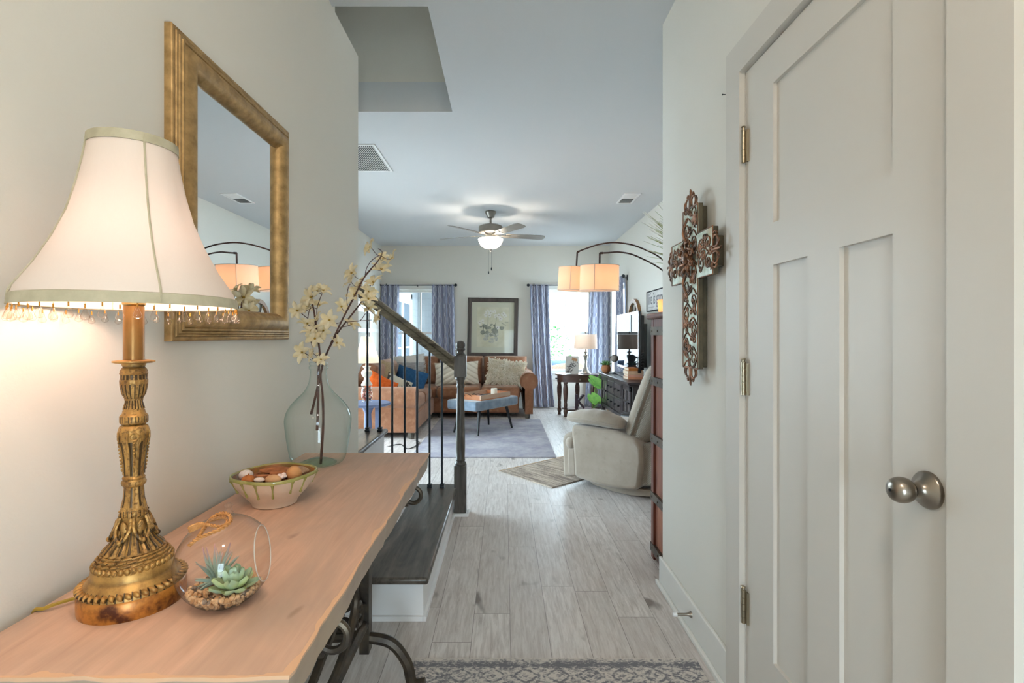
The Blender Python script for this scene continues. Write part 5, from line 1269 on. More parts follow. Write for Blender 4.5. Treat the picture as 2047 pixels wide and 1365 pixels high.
# ================================================================== BLUE SIDE TABLE AND URN LAMP (left, behind the railing)
bt = thing('side_table', 'round blue-grey pedestal side table in front of the sofa arm, behind the railing', 'table', (-1.245, 4.66, 0))
bl_ = mat('blue_paint', C('6b7796'), C('5d6886'), 10, rough=0.5)
q = MB(); q.lathe([(0.19, 0.575), (0.205, 0.580), (0.207, 0.592), (0.20, 0.60)], 48, (-1.245, 4.66, 0)); q.build('table_top', bl_, bt, world=True)
q = MB(); q.lathe([(0.04, 0.16), (0.045, 0.20), (0.03, 0.26), (0.036, 0.40), (0.03, 0.5), (0.06, 0.575)], 24, (-1.245, 4.66, 0)); q.build('pedestal', bl_, bt, world=True)
for i in range(3):
    a = 0.5+2*PI*i/3; q = MB(); q.tube(bez([(-1.245+0.03*math.cos(a), 4.66+0.03*math.sin(a), 0.22), (-1.245+0.10*math.cos(a), 4.66+0.10*math.sin(a), 0.15), (-1.245+0.19*math.cos(a), 4.66+0.19*math.sin(a), 0.018)], 5), [0.022]*8+[0.016]*3, 8); q.build('foot', bl_, bt, world=True)
q = MB(); q.box(-1.165, -1.13, 4.60, 4.635, 0.0, 0.578); q.build('leg', bl_, bt, world=True)
ul = thing('urn_lamp', 'small white urn lamp with shell filled glass base and lit cream shade', 'lamp', (-1.255, 4.66, 0.60))
cL = (-1.255, 4.66, 0.60); wcer = mat('cream_ceramic', C('d8cfc0'), rough=0.4)
q = MB(); q.lathe([(0.040, 0.001), (0.045, 0.006), (0.038, 0.02), (0.048, 0.05), (0.052, 0.085), (0.046, 0.12), (0.040, 0.14), (0.048, 0.155)], 28, cL, cap=False); q.build('glass_jar', M['globe'], ul, world=True)
q = MB(); r6 = random.Random(6)
for i in range(90):
    a = r6.uniform(0, 6.28); h = r6.uniform(.022, .14); rm = 0.033+0.012*math.sin((h-.02)/.12*PI); r = rm*math.sqrt(r6.random())
    q.ell((0, 0, 0), (0.011, 0.009, 0.006), 7, 5, Mt((cL[0]+r*math.cos(a), cL[1]+r*math.sin(a), 0.60+h), (r6.uniform(0, 3), r6.uniform(0, 3), 0)))
k = NT('mixed_shells'); vn = k.node('ShaderNodeTexVoronoi'); k.link(k.coord('World'), vn.inputs['Vector']); vn.inputs['Scale'].default_value = 60; g_ = k.sep(vn.outputs['Color'])[0]
shm = k.fin(k.mix(k.ramp(g_, .5, .6), k.mix(k.ramp(g_, .2, .3), C('7d5a4c'), C('d8cfc4')), C('b5573f')), 0.6)
so_ = q.build('seashells', shm, loc=(cL[0], cL[1], 0.61)); tag(so_, 'seashells filling the glass base of the small urn lamp', 'seashells', None, 'stuff')
q = MB(); q.lathe([(0.05, 0.158), (0.05, 0.166), (0.028, 0.20), (0.022, 0.225), (0.04, 0.245), (0.05, 0.268), (0.046, 0.285), (0.026, 0.30), (0.024, 0.315), (0.036, 0.325), (0.036, 0.332), (0.012, 0.336), (0.010, 0.36)], 28, cL); q.build('urn', wcer, ul, world=True)
q = MB(); q.lathe([(0.052, 0.602-0.0), (0.060, 0.55), (0.078, 0.48), (0.105, 0.41), (0.128, 0.365)], 36, cL, cap=False); q.build('lamp_shade', shade_cloth('ivory_shade', (0.60, 0.53, 0.45), (0.9, 0.75, 0.58), 0.6), ul, world=True)
q = MB(); q.lathe([(0.004, 0.59), (0.012, 0.605), (0.006, 0.615), (0.010, 0.622), (0.002, 0.632)], 12, cL); q.tube([(cL[0]-0.052, cL[1], cL[2]+0.598), (cL[0]+0.052, cL[1], cL[2]+0.598)], 0.0015, 5); q.tube([(cL[0], cL[1], cL[2]+0.36), (cL[0], cL[1], cL[2]+0.59)], 0.003, 6); q.build('finial', wcer, ul, world=True)
lamp_light('urn_lamp_bulb', 'POINT', (cL[0]+0.02, cL[1]-0.02, cL[2]+0.47), 0.5, WARM, 0.025, ul)
# cable on the floor beside the sofa
q = MB(); q.tube(bez([at(775, 893, 5.56)*1.0, at(800, 888, 5.65), at(815, 897, 5.45), at(833, 890, 5.6), at(838, 884, 5.75), at(832, 880, 5.85)], 6), 0.006, 6)
for i, p in enumerate(q.v): q.v[i] = Vector((p.x, p.y, max(0.002, min(p.z, 0.014))))
o = q.build('floor_cable', M['black'], loc=(-1.1, 5.6, 0)); tag(o, 'dark cable lying on the floor in front of the sofa foot', 'cable')

# ================================================================== RECLINER
ra_ = math.atan2(-0.65, 0.76)
rc_ = thing('recliner', 'beige rocker recliner armchair with diamond weave back, facing away left', 'armchair', (0.554, 4.07, 0.0), rz=ra_)
def rec_mat(nm, c1, c2, weave):
    k = NT(nm); v = k.coord('Object'); x, y, z = k.sep(v)[:3]
    n = k.noise(v, 4, 5, 0.65); n2 = k.noise(v, 20, 4)
    col = k.mix(k.ramp(n, .35, .7), c1, c2); col = k.mix(k.math('MULTIPLY', k.ramp(n2, .58, .72), .3), col, tuple(q*.72 for q in c2))
    if weave:
        a = k.math('PINGPONG', k.math('MULTIPLY', k.math('ADD', z, k.math('ADD', x, y)), 125.0), 1.0); b = k.math('PINGPONG', k.math('MULTIPLY', k.math('SUBTRACT', z, k.math('ADD', x, y)), 125.0), 1.0)
        d = k.math('MULTIPLY', a, b); k.bump(d, 0.6, 0.006); col = k.mix(k.math('MULTIPLY', k.ramp(d, 0.0, .25), 1.0), tuple(q*.72 for q in c1), col)
    else: k.bump(n2, .2, .003)
    k.p.inputs['Sheen Weight'].default_value = 0.3
    return k.fin(col, 0.9, 0, 0.12)
M['rec'] = rec_mat('beige_velour', C('a09486'), C('8e8274'), False); M['recw'] = rec_mat('beige_diamond_weave', C('a29b8e'), C('938c7f'), True)
def rp(nm, mb, m_='rec', **kw): return mb.build(nm, M[m_], rc_, **kw)
RWID = 0.95
panel = [(0.0, 0.085), (0.15, 0.065), (0.33, 0.055), (0.52, 0.075), (0.56, 0.10), (0.585, 0.30), (0.575, 0.40), (0.53, 0.455), (0.43, 0.475), (0.36, 0.50), (-0.02, 0.50), (-0.03, 0.45), (-0.01, 0.28)]
for y0 in (0.0, RWID-0.15):
    q = MB(); q.prism(panel, 'y', y0, y0+0.15); rp('side_panel', q, bevel=0.03, seg=4)
    q = MB()   # pillow-top arm
    def fn(u, v):
        a = 2*PI*v; L = 0.50 if y0 == 0 else 0.32; x = (-0.085 if y0 == 0 else 0.10)+L*u
        prof_ = 0.001 if u in (0.0, 1.0) else (math.sin(PI*min(.985, max(.02, u*0.93+0.035))))**0.36
        rr2 = 0.072*prof_*(1+0.035*math.cos(u*2*PI*4.5)*(1 if math.sin(a) > 0 else 0)); wy = 0.115*prof_
        zc = 0.545+0.015*math.sin(PI*u)-0.035*max(0, u-0.6)
        return (x, y0+0.07+wy*math.cos(a), zc+rr2*math.sin(a)*(1.0 if math.sin(a) > 0 else 0.75))
    q.grid(fn, 36, 24); rp('arm_pad', q, weld=True, angle=80)
    sg_ = -1 if y0 == 0 else 1
    pf = lambda u: (math.sin(PI*min(.985, max(.02, u*0.93+0.035))))**0.36
    xa, La = (-0.085, 0.50) if y0 == 0 else (0.10, 0.32)
    q = MB(); q.tube([(xa+La*u, y0+0.07+sg_*0.116*pf(u), 0.545+0.015*math.sin(PI*u)-0.035*max(0, u-0.6)) for u in [0.03+0.94*i/30 for i in range(31)]], 0.006, 6); rp('piping', q)
q = MB(); q.box(-0.02, 0.56, 0.15, RWID-0.15, 0.12, 0.34); rp('seat_base', q, bevel=0.02)
q = MB(); q.box(-0.06, 0.50, 0.155, RWID-0.155, 0.33, 0.485); rp('seat_cushion', q, bevel=0.06, seg=5)
q = MB(); q.prism([(-0.125, 0.055), (-0.13, 0.30), (-0.135, 0.345), (-0.12, 0.40), (-0.07, 0.432), (-0.02, 0.43), (0.005, 0.36), (0.0, 0.08)], 'y', 0.03, RWID-0.03); rp('footrest', q, bevel=0.03, seg=4)
q = MB(); q.prism([(-0.06, 0.09), (-0.065, 0.30), (-0.0, 0.31), (0.01, 0.09)], 'y', 0.012, 0.05); rp('footrest_side', q, bevel=0.012, seg=3)
q = MB(); q.ell((-0.045, 0.05, 0.345), (0.055, 0.055, 0.052), 18, 12); rp('footrest_cushion_end', q)
# back: front face cushion and woven rear shell
Rk = Mt((0.415, 0.03, 0.44), (0, math.radians(20), 0))
def backshell(mb, x0, x1, w0, w1, H, e=5):
    def g(sg):
        def f(u, v):
            a = u*2-1; b = v*2-1; t = (max(0, 1-abs(a)**e)*max(0, 1-abs(b)**e))**0.4
            wv = (RWID-0.10)/2*(1-0.03*(v)) ; cx = (x0+x1)/2
            return (cx+sg*(x1-x0)/2*t*(1+0.12*math.sin(v*PI)), (RWID-0.06)/2+a*wv, H*v)
        return f
    mb.grid(g(1), 24, 24, Rk); mb.grid(g(-1), 24, 24, Rk)
q = MB(); backshell(q, -0.06, 0.10, 0, 0, 0.60); rp('back_cushion', q, weld=True, angle=80)
q = MB(); backshell(q, 0.0, 0.18, 0, 0, 0.585); rp('back_shell', q, 'recw', weld=True, angle=80)
q = MB(); q.tube([Rk @ Vector((0.035, (RWID-0.06)/2+a*(RWID-0.10)/2*1.005, h)) for (a, h) in [(-1, 0.02+0.55*i/14) for i in range(15)]+[(-1+0.04*i, 0.575+0.022*min(1, i/3)) for i in range(1, 50)]+[(1, 0.57-0.55*i/14) for i in range(15)]], 0.009, 6); rp('back_piping', q, 'recw')
q = MB(); q.prism([(0.52, 0.10), (0.66, 0.12), (0.69, 0.36), (0.60, 0.43), (0.54, 0.40)], 'y', 0.04, RWID-0.04); rp('rear_skirt', q, 'recw', bevel=0.03, seg=3)
for y0 in (0.10, RWID-0.16):
    q = MB(); q.prism([(0.05, 0.062), (0.12, 0.025), (0.30, 0.004), (0.45, 0.004), (0.62, 0.03), (0.66, 0.045), (0.62, 0.07), (0.35, 0.052)], 'y', y0, y0+0.05); rp('rocker', q) ; 
    bpy.data.objects[rc_.children[-1].name].data.materials[0] = M['black']
# ================================================================== TALL CABINET BEHIND THE HALL WALL
cbx0, cby0, cby1, cbz = 0.805, 2.515, 2.80, 1.33
rw = wood('reddish_oak', C('8a4f33'), C('643524'), 'z', 34, 0.4, 0.2, C('9c6243'))
rw2 = wood('dark_red_stile', C('6b3a2a'), C('4a271d'), 'z', 30, 0.4, 0.15)
cb = thing('tall_cabinet', 'tall reddish wood cabinet with dark iron straps behind the hall wall corner', 'cabinet', (1.2, 2.66, 0))
q = MB(); q.box(cbx0+0.012, 1.62, cby0+0.012, cby1-0.006, 0.03, cbz-0.03); q.build('body', rw, cb, world=True, smooth=False)
q = MB()
for y0, y1 in ((cby0, cby0+0.055), (cby1-0.045, cby1)): q.box(cbx0, cbx0+0.03, y0, y1, 0.0, cbz-0.03)
for z0, z1 in ((0.02, 0.07), (cbz-0.085, cbz-0.03)): q.box(cbx0+0.002, cbx0+0.03, cby0+0.05, cby1-0.04, z0, z1)
q.box(1.59, 1.625, cby0, cby1, 0, cbz-0.03); q.build('side_frame', rw2, cb, world=True, bevel=0.003)
q = MB(); q.box(cbx0-0.02, 1.65, cby0-0.004, cby1+0.03, cbz-0.03, cbz); q.build('cabinet_top', rw2, cb, world=True, bevel=0.010, seg=3)
for z in (1.235, 0.965, 0.655, 0.34, 0.06):
    q = MB(); q.box(cbx0-0.004, cbx0+0.012, cby0+0.002, cby1+0.002, z-0.022, z+0.022); q.box(cbx0-0.004, cbx0+0.15, cby1-0.004, cby1+0.004, z-0.022, z+0.022)
    for y in (cby0+0.06, cby0+0.15, cby1-0.035): q.ell((cbx0-0.005, y, z), (0.004, 0.006, 0.006), 8, 6)
    q.build('iron_strap', M['cast'], cb, world=True, bevel=0.001)
q = MB(); q.box(cbx0+0.06, 1.205, cby1-0.004, cby1+0.012, 0.08, cbz-0.09); q.build('door', rw, cb, world=True, bevel=0.004)
q = MB(); q.box(1.215, 1.58, cby1-0.004, cby1+0.012, 0.08, cbz-0.09); q.build('door', rw, cb, world=True, bevel=0.004)
gl_ = thing('accent_lamp', 'small lit orange shade lamp on top of the tall cabinet', 'lamp', (0.868, 2.72, cbz))
q = MB(); q.lathe([(0.030, 0.0), (0.030, 0.006), (0.006, 0.010), (0.006, 0.02)], 20, (0.868, 2.72, cbz)); q.build('base', M['iron'], gl_, world=True)
q = MB(); q.lathe([(0.044, 0.008), (0.050, 0.072)], 28, (0.868, 2.72, cbz), cap=False); q.build('lamp_shade', shade_cloth('orange_shade', (0.85, 0.55, 0.3), (0.95, 0.55, 0.25), 0.6), gl_, world=True)
lamp_light('accent_lamp_bulb', 'POINT', (0.868, 2.72, cbz+0.04), 0.12, WARMER, 0.012, gl_)
gp = thing('grass_plant', 'tall feathery green grass with white plumes in a pot on the cabinet', 'plant', (1.0, 2.66, cbz))
q = MB(); q.lathe([(0.05, 0), (0.065, 0.06), (0.07, 0.12), (0.066, 0.124), (0.06, 0.12), (0.001, 0.115)], 24, (1.0, 2.66, cbz)); q.build('pot', mat('clay_pot', C('7d6a58'), rough=0.8), gp, world=True)
plm = mat('white_plume', C('e6e6e0'), rough=0.9)
q = MB(); rg_ = random.Random(9)
tips = [at(1284, 424, 2.80), at(1294, 430, 2.78), at(1296, 438, 2.75), at(1282, 444, 2.7), at(1296, 446, 2.72), at(1298, 458, 2.68), at(1302, 437, 2.74), at(1304, 462, 2.66), at(1286, 482, 2.8), at(1292, 499, 2.85), at(1297, 524, 2.88), at(1320, 441, 2.7), at(1314, 407, 2.74), at(1322, 403, 2.7), at(1328, 400, 2.66), at(1316, 505, 2.9), at(1340, 395, 2.6), at(1355, 400, 2.7)]
for i in range(70):
    if i < len(tips): t_ = tips[i]
    else:
        a = rg_.uniform(0, 2*PI); r = rg_.uniform(.05, .3); t_ = (at(rg_.uniform(1285, 1350), rg_.uniform(400, 520), rg_.uniform(2.62, 2.86)) if i % 2 else Vector((1.0+r*math.cos(a), 2.68+max(-0.12, r*math.sin(a)), cbz+rg_.uniform(.35, .72))))
    b0 = Vector((1.0+rg_.uniform(-.03, .03), 2.66+rg_.uniform(-.03, .03), cbz+.11))
    md = b0*0.5+t_*0.5+Vector((0.035, 0, 0.05)); P_ = bez([b0, md, t_], 6); q.tube(P_, [0.0022*(1-0.6*j/12) for j in range(13)], 4)
    if i < len(tips) or i % 3 == 0:
        d = (P_[-1]-P_[-4]).normalized(); qp = MB(); qp.tube([t_-d*0.045, t_-d*0.02, t_], [0.0015, 0.003, 0.001], 5); qp.build('plume', plm, gp, world=True)
q.build('grass_blades', mat('grass_green', C('8d9a5c'), C('a9ad7c'), 20, rough=0.7), gp, world=True)

# ================================================================== ARC FLOOR LAMP
ab = Vector((1.60, 4.86, 0))
al = thing('arc_floor_lamp', 'bronze arc floor lamp with two lit drum shades hanging into the room', 'lamp', tuple(ab))
bz = mat('dark_bronze', C('4b3630'), C('392823'), 12, rough=0.4, metal=0.5)
q = MB(); q.lathe([(0.15, 0), (0.15, 0.02), (0.14, 0.028), (0.02, 0.034)], 40, tuple(ab)); q.build('base', bz, al, world=True)
q = MB(); q.lathe([(0.014, 0.03), (0.014, 1.30), (0.018, 1.30), (0.018, 1.36), (0.010, 1.38)], 16, tuple(ab)); q.build('pole', bz, al, world=True)
drum = shade_cloth('white_linen_drum', (0.72, 0.56, 0.45), (0.90, 0.56, 0.36), 0.55)
for i, (sc_, top, arm) in enumerate([
    (Vector((0.865, 4.64, 1.733)), at(1199, 506, 4.63), [at(1199, 506, 4.63), at(1216, 505, 4.65), at(1240, 504, 4.70), at(1275, 513, 4.74), at(1330, 546, 4.80)]),
    (Vector((0.715, 5.10, 1.775)), at(1154, 504, 5.09), [at(1154, 504, 5.09), at(1168, 498, 5.06), at(1200, 488, 5.00), at(1235, 485, 4.96), at(1280, 495, 4.92), at(1330, 526, 4.88)])]):
    P_ = bez([Vector(p) for p in arm]+[Vector((1.55+0.02*i, 4.85, 1.60)), ab+Vector((0, 0, 1.36))], 8)
    q = MB(); q.tube(P_, 0.0075, 8); q.tube([P_[0], P_[0]+(P_[6]-P_[0])*0.5], 0.0105, 8); q.build('arm', bz, al, world=True)
    ax = (Vector(top)-sc_).normalized(); Rr = Vector((0, 0, 1)).rotation_difference(ax).to_matrix().to_4x4(); Rr = Matrix.Translation(sc_) @ Rr
    q = MB(); q.tube([Vector(top), sc_+ax*0.09], 0.0085, 8); q.lathe([(0.018, 0.06), (0.018, 0.11)], 16, M=Rr)
    for b in (0, 2*PI/3, 4*PI/3): q.tube([Rr @ Vector((0, 0, 0.105)), Rr @ Vector((0.172*math.cos(b), 0.172*math.sin(b), 0.11))], 0.002, 5)
    q.build('stem', bz, al, world=True)
    q = MB(); q.lathe([(0.176, -0.115), (0.173, 0.115)], 48, M=Rr, cap=False); so = q.build('drum_shade', drum, al, world=True)
    q = MB()
    for z in (-0.113, 0.113): q.tube([Rr @ Vector((0.176*math.cos(a), 0.176*math.sin(a), z)) for a in [2*PI*j/40 for j in range(40)]], 0.003, 5, closed=True)
    q.tube([Rr @ Vector((0.177*math.cos(-2.0), 0.177*math.sin(-2.0), z)) for z in (-0.113, 0.113)], 0.003, 5)
    sub(q, 'shade_rim', mat('grey_tape', C('b0a69c'), rough=0.8), so, al)
    lamp_light('arc_lamp_bulb', 'POINT', tuple(sc_-ax*0.01), 1.0, WARMER, 0.03, al)
# ================================================================== END TABLE BY THE RIGHT WINDOW
ET = Vector((1.12, 7.76, 0))
et = thing('end_table', 'dark brown oval end table with turned legs and drawer under the right window', 'table', tuple(ET))
ew = wood('walnut_table', C('5a4038'), C('3d2a24'), 'x', 24, 0.3, 0.1, C('6b4d40'))
def ovl(rx, ry, n=40): return [(ET.x+rx*math.cos(2*PI*i/n), ET.y+ry*math.sin(2*PI*i/n)) for i in range(n)]
q = MB(); q.prism(ovl(0.345, 0.235), 'z', 0.615, 0.635); q.build('table_top', ew, et, world=True, bevel=0.006, seg=3)
q = MB(); q.prism(ovl(0.315, 0.205), 'z', 0.515, 0.616); q.build('apron', ew, et, world=True, bevel=0.003)
dw = MB(); dw.prism([(ET.x-0.125, ET.y-0.19), (ET.x-0.06, ET.y-0.205), (ET.x+0.06, ET.y-0.208), (ET.x+0.135, ET.y-0.19), (ET.x+0.12, ET.y-0.15), (ET.x-0.12, ET.y-0.15)], 'z', 0.53, 0.60); do_ = dw.build('drawer', ew, et, world=True, bevel=0.003)
q = MB(); q.ell((ET.x+0.0, ET.y-0.222, 0.563), 0.013, 12, 8); sub(q, 'drawer_knob', M['nickel'], do_, et)
q = MB(); q.tube([(ET.x-0.31, ET.y-0.02, 0.563), (ET.x-0.345, ET.y-0.02, 0.563)], [0.006, 0.012], 10); q.build('side_knob', M['iron'], et, world=True)
LEGP = [(0.028, 0.0), (0.020, 0.03), (0.030, 0.055), (0.034, 0.085), (0.022, 0.11), (0.030, 0.125), (0.022, 0.14), (0.026, 0.155), (0.026, 0.20), (0.020, 0.21), (0.024, 0.23), (0.036, 0.35), (0.037, 0.42), (0.028, 0.47), (0.024, 0.485), (0.032, 0.495), (0.032, 0.52)]
for (dx, dy) in ((-0.205, -0.15), (-0.27, 0.10), (0.205, -0.15), (0.27, 0.10), (0.02, 0.19)):
    q = MB(); q.lathe(LEGP, 20, (ET.x+dx, ET.y+dy, 0)); q.build('leg', ew, et, world=True)
q = MB(); q.prism(ovl(0.24, 0.14), 'z', 0.095, 0.115); q.tube([(ET.x-0.205, ET.y-0.15, 0.10), (ET.x+0.205, ET.y-0.15, 0.10)], 0.012, 8); q.build('lower_shelf', ew, et, world=True)
# letter K standing on the shelf
q = MB(); kx, kz = ET.x-0.045, 0.1155; Rk2 = Matrix.Translation((kx, ET.y-0.10, kz)) @ Matrix.Rotation(0.15, 4, 'Z')
q.box(-0.01, 0.028, -0.02, 0.02, 0, 0.215, Rk2); q.prism([(0.028, 0.10), (0.028, 0.13), (0.105, 0.215), (0.135, 0.20), (0.045, 0.10)], 'y', -0.02, 0.02, Rk2); q.prism([(0.045, 0.125), (0.135, 0.02), (0.115, 0.0), (0.03, 0.10)], 'y', -0.02, 0.02, Rk2)
o = q.build('letter_k', mat('plum_metal', C('4a3d45'), rough=0.5), loc=(kx, ET.y-0.1, kz), smooth=False); tag(o, 'dark metal capital letter K standing on the lower shelf of the end table', 'decoration')
# drum lamp
dlx, dly = ET.x+0.115, ET.y-0.01; cD = (dlx, dly, 0.6355)
dl = thing('drum_lamp', 'slim grey table lamp with white linen drum shade in front of the right window', 'lamp', cD)
q = MB(); q.lathe([(0.085, 0), (0.085, 0.012), (0.07, 0.02), (0.045, 0.05), (0.026, 0.10), (0.019, 0.16), (0.022, 0.205), (0.034, 0.25), (0.038, 0.275), (0.030, 0.285), (0.014, 0.292), (0.016, 0.31), (0.035, 0.325), (0.035, 0.332), (0.012, 0.338), (0.011, 0.40)], 28, cD); q.build('lamp_base', mat('brushed_pewter', C('9a968f'), C('857f77'), 10, rough=0.4, metal=0.5), dl, world=True)
q = MB(); q.lathe([(0.176, 0.375), (0.168, 0.595)], 44, cD, cap=False); q.build('lamp_shade', shade_cloth('oat_linen', (0.62, 0.54, 0.47), (0.62, 0.50, 0.42), 0.35), dl, world=True)
q = MB(); q.tube([(dlx, dly, cD[2]+0.39), (dlx, dly, cD[2]+0.61)], 0.004, 6); q.ell((dlx, dly, cD[2]+0.625), (0.011, 0.011, 0.016), 10, 8)
for b in (0, 2.1, 4.2): q.tube([(dlx, dly, cD[2]+0.59), (dlx+0.168*math.cos(b), dly+0.168*math.sin(b), cD[2]+0.59)], 0.002, 5)
q.build('finial', M['nickel'], dl, world=True)
lamp_light('drum_lamp_bulb', 'POINT', (dlx-0.03, dly-0.03, cD[2]+0.48), 0.7, WARM, 0.03, dl)
# card frame
cfz = 0.6355; Rc = Mt((ET.x-0.10, ET.y-0.08, cfz), (math.radians(-7), math.radians(2.5), 0.12))
cf_ = thing('art_plaque', 'small white plaque painted with a leafy branch on the end table', 'plaque', (ET.x-0.10, ET.y-0.08, cfz))
q = MB(); w, h, r = 0.102, 0.272, 0.018
pts = [(sx*(w-r)+r*math.cos(a), zc_+r*math.sin(a)) for (sx, zc_, a0_) in ((1, h-r, 0), (-1, h-r, PI/2), (-1, r, PI), (1, r, 1.5*PI)) for a in [a0_+PI/2*i/5 for i in range(6)]]
q.prism(pts, 'y', -0.008, 0.008, Rc); q.build('plaque_board', mat('plaque_white', C('cfcac4'), rough=0.6), cf_, world=True, bevel=0.002)
q = MB(); y_ = -0.0095
q.tube([Rc @ Vector(p) for p in [(-0.06, y_, 0.03), (-0.02, y_, 0.09), (0.01, y_, 0.15), (0.02, y_, 0.20)]], 0.003, 4)
rp_ = random.Random(12)
for i in range(34):
    t = rp_.random(); x = -0.06+0.09*t+rp_.uniform(-.055, .055); z = 0.04+0.155*t+rp_.uniform(-.03, .03); a = rp_.uniform(0, 6.28)
    q.add([Rc @ Vector((x+0.018*math.cos(a+b)*(1 if j % 2 == 0 else 0.35), y_, z+0.018*math.sin(a+b)*(1 if j % 2 == 0 else 0.35))) for j, b in enumerate((0, PI/2, PI, 1.5*PI))], [(0, 1, 2, 3)])
q.build('painted_branch', mat('ink_grey', C('5b5654'), rough=0.8), cf_, world=True, smooth=False)
q = MB(); q.add([Rc @ Vector(p) for p in [(-0.012, y_, 0.205), (0.0, y_, 0.25), (0.08, y_, 0.225), (0.065, y_, 0.19)]], [(0, 1, 2, 3)]); q.build('painted_roof', mat('tan_ink', C('b58a68'), rough=0.8), cf_, world=True, smooth=False)

# ================================================================== MEDIA CONSOLE, TELEVISION AND THINGS ON IT
cz, cx0, cx1, cy0_, cy1_ = 0.722, 1.315, 1.735, 5.32, 6.93
mc = thing('media_console', 'black wooden media console with small pane doors along the right wall', 'cabinet', (1.52, 6.1, 0))
kb_ = wood('ebony_paint', C('3a3436'), C('2b2628'), 'y', 30, 0.35, 0.1)
q = MB(); q.box(cx0-0.035, cx1, cy0_-0.03, cy1_+0.03, cz-0.028, cz); q.box(cx0-0.018, cx1, cy0_-0.015, cy1_+0.015, cz-0.045, cz-0.028); q.build('console_top', kb_, mc, world=True, bevel=0.005)
q = MB(); q.box(cx0+0.022, cx1, cy0_, cy1_, 0.30, cz-0.045); q.box(cx0+0.02, cx1, cy0_, cy1_, 0.06, 0.09)
for y in (cy0_+0.0, cy1_-0.05, (cy0_+cy1_)/2-0.025):
    q.box(cx0, cx0+0.05, y, y+0.05, 0.0, 0.32); q.box(cx1-0.05, cx1, y, y+0.05, 0.0, 0.32)
q.box(cx0, cx0+0.03, cy0_, cy1_, 0.27, 0.315); q.build('body', kb_, mc, world=True, bevel=0.003)
dyl = (cy1_-cy0_)/4; nd = 0
M['pane_dark'] = mat('smoked_pane', C('5c5450'), C('453f3c'), 9, rough=0.15, spec=0.5)
for i in range(4):
    y0, y1 = cy0_+dyl*i+0.006, cy0_+dyl*(i+1)-0.006
    if i in (0, 3):
        q = MB()
        for (a, b, c_, d) in ((y0, y0+0.05, .325, .67), (y1-0.05, y1, .325, .67), (y0, y1, .325, .375), (y0, y1, .62, .67)): q.box(cx0, cx0+0.022, a, b, c_, d)
        ym = (y0+y1)/2; q.box(cx0+0.004, cx0+0.02, ym-0.012, ym+0.012, .375, .62); q.box(cx0+0.004, cx0+0.02, y0+.05, y1-.05, .487, .508)
        d_o = q.build('door', kb_, mc, world=True, bevel=0.002)
        q = MB(); q.box(cx0+0.012, cx0+0.016, y0+0.05, y1-0.05, .375, .62); sub(q, 'door_panes', M['pane_dark'], d_o, mc, smooth=False)
        q = MB(); q.tube([(cx0, y0+0.03, .50), (cx0-0.022, y0+0.03, .50)], [0.006, 0.013], 10); sub(q, 'knob', M['iron'], d_o, mc)
    else:
        for (z0, z1) in ((.325, .49), (.50, .67)):
            q = MB(); q.box(cx0+0.004, cx0+0.022, y0, y1, z0, z1); q.box(cx0, cx0+0.008, y0+0.03, y1-0.03, z0+0.025, z1-0.025); d_o = q.build('drawer', kb_, mc, world=True, bevel=0.002)
            for yk in (y0+0.10, y1-0.10):
                q = MB(); q.tube([(cx0, yk, (z0+z1)/2), (cx0-0.024, yk, (z0+z1)/2)], [0.006, 0.013], 10); sub(q, 'knob', M['iron'], d_o, mc)
bk = thing('storage_basket', 'light woven storage basket on the bottom shelf of the media console', 'basket', (1.53, 6.62, 0.091))
q = MB(); q.box(1.37, 1.70, 6.42, 6.82, 0.0915, 0.25); q.build('basket_body', mat('woven_straw', C('bda88c'), C('8f7a60'), 60, stretch=(1, 1, 2), rough=0.9, bump=0.6), bk, world=True, bevel=0.02)
wp = MB(); wp.lathe([(0.03, 0), (0.035, 0.015), (0.018, 0.03), (0.032, 0.06), (0.030, 0.09), (0.015, 0.10), (0.02, 0.11), (0.002, 0.12)], 16); o = wp.build('wooden_finial', mat('oak_turned', C('a9824f'), C('8c693d'), 20, rough=0.5)); o.location = (1.42, 6.18, 0.091); tag(o, 'turned oak finial ornament on the bottom console shelf', 'ornament')
# television
Pn, Pf = Vector((1.485, 5.62, 0)), Vector((1.535, 6.90, 0)); tvz0, tvz1 = 0.80, 1.485
du = (Pf-Pn).normalized(); dn = Vector((-du.y, du.x, 0))   # dn points to -x
tv = thing('television', 'large flat television reflecting the window, standing on the media console', 'television', tuple((Pn+Pf)/2+Vector((0, 0, cz))))
def tvb(q, a, b, o0, o1, z0, z1):
    vs = [];
    for z in (z0, z1):
        for (s, o_) in ((a, o0), (b, o0), (b, o1), (a, o1)): p = Pn+du*s+dn*o_; vs.append((p.x, p.y, z))
    q.add(vs, [(0, 3, 2, 1), (4, 5, 6, 7), (0, 1, 5, 4), (1, 2, 6, 5), (2, 3, 7, 6), (3, 0, 4, 7)])
Lt = (Pf-Pn).length
q = MB(); tvb(q, 0, Lt, -0.025, 0.0, tvz0, tvz1)
for (a, b, z0, z1) in ((0, 0.025, tvz0, tvz1), (Lt-0.025, Lt, tvz0, tvz1), (0, Lt, tvz0, tvz0+0.03), (0, Lt, tvz1-0.03, tvz1)): tvb(q, a, b, 0.0, 0.008, z0, z1)
q.build('bezel', mat('gloss_black', C('15161a'), rough=0.12, spec=0.6), tv, world=True, smooth=False)
k = NT('tv_screen'); k.N.remove(k.p); d_ = k.node('ShaderNodeBsdfDiffuse'); d_.inputs[0].default_value = (0.006, 0.007, 0.008, 1)
g_ = k.node('ShaderNodeBsdfGlossy'); g_.inputs['Roughness'].default_value = 0.02; mx_ = k.node('ShaderNodeMixShader'); mx_.inputs[0].default_value = 0.085
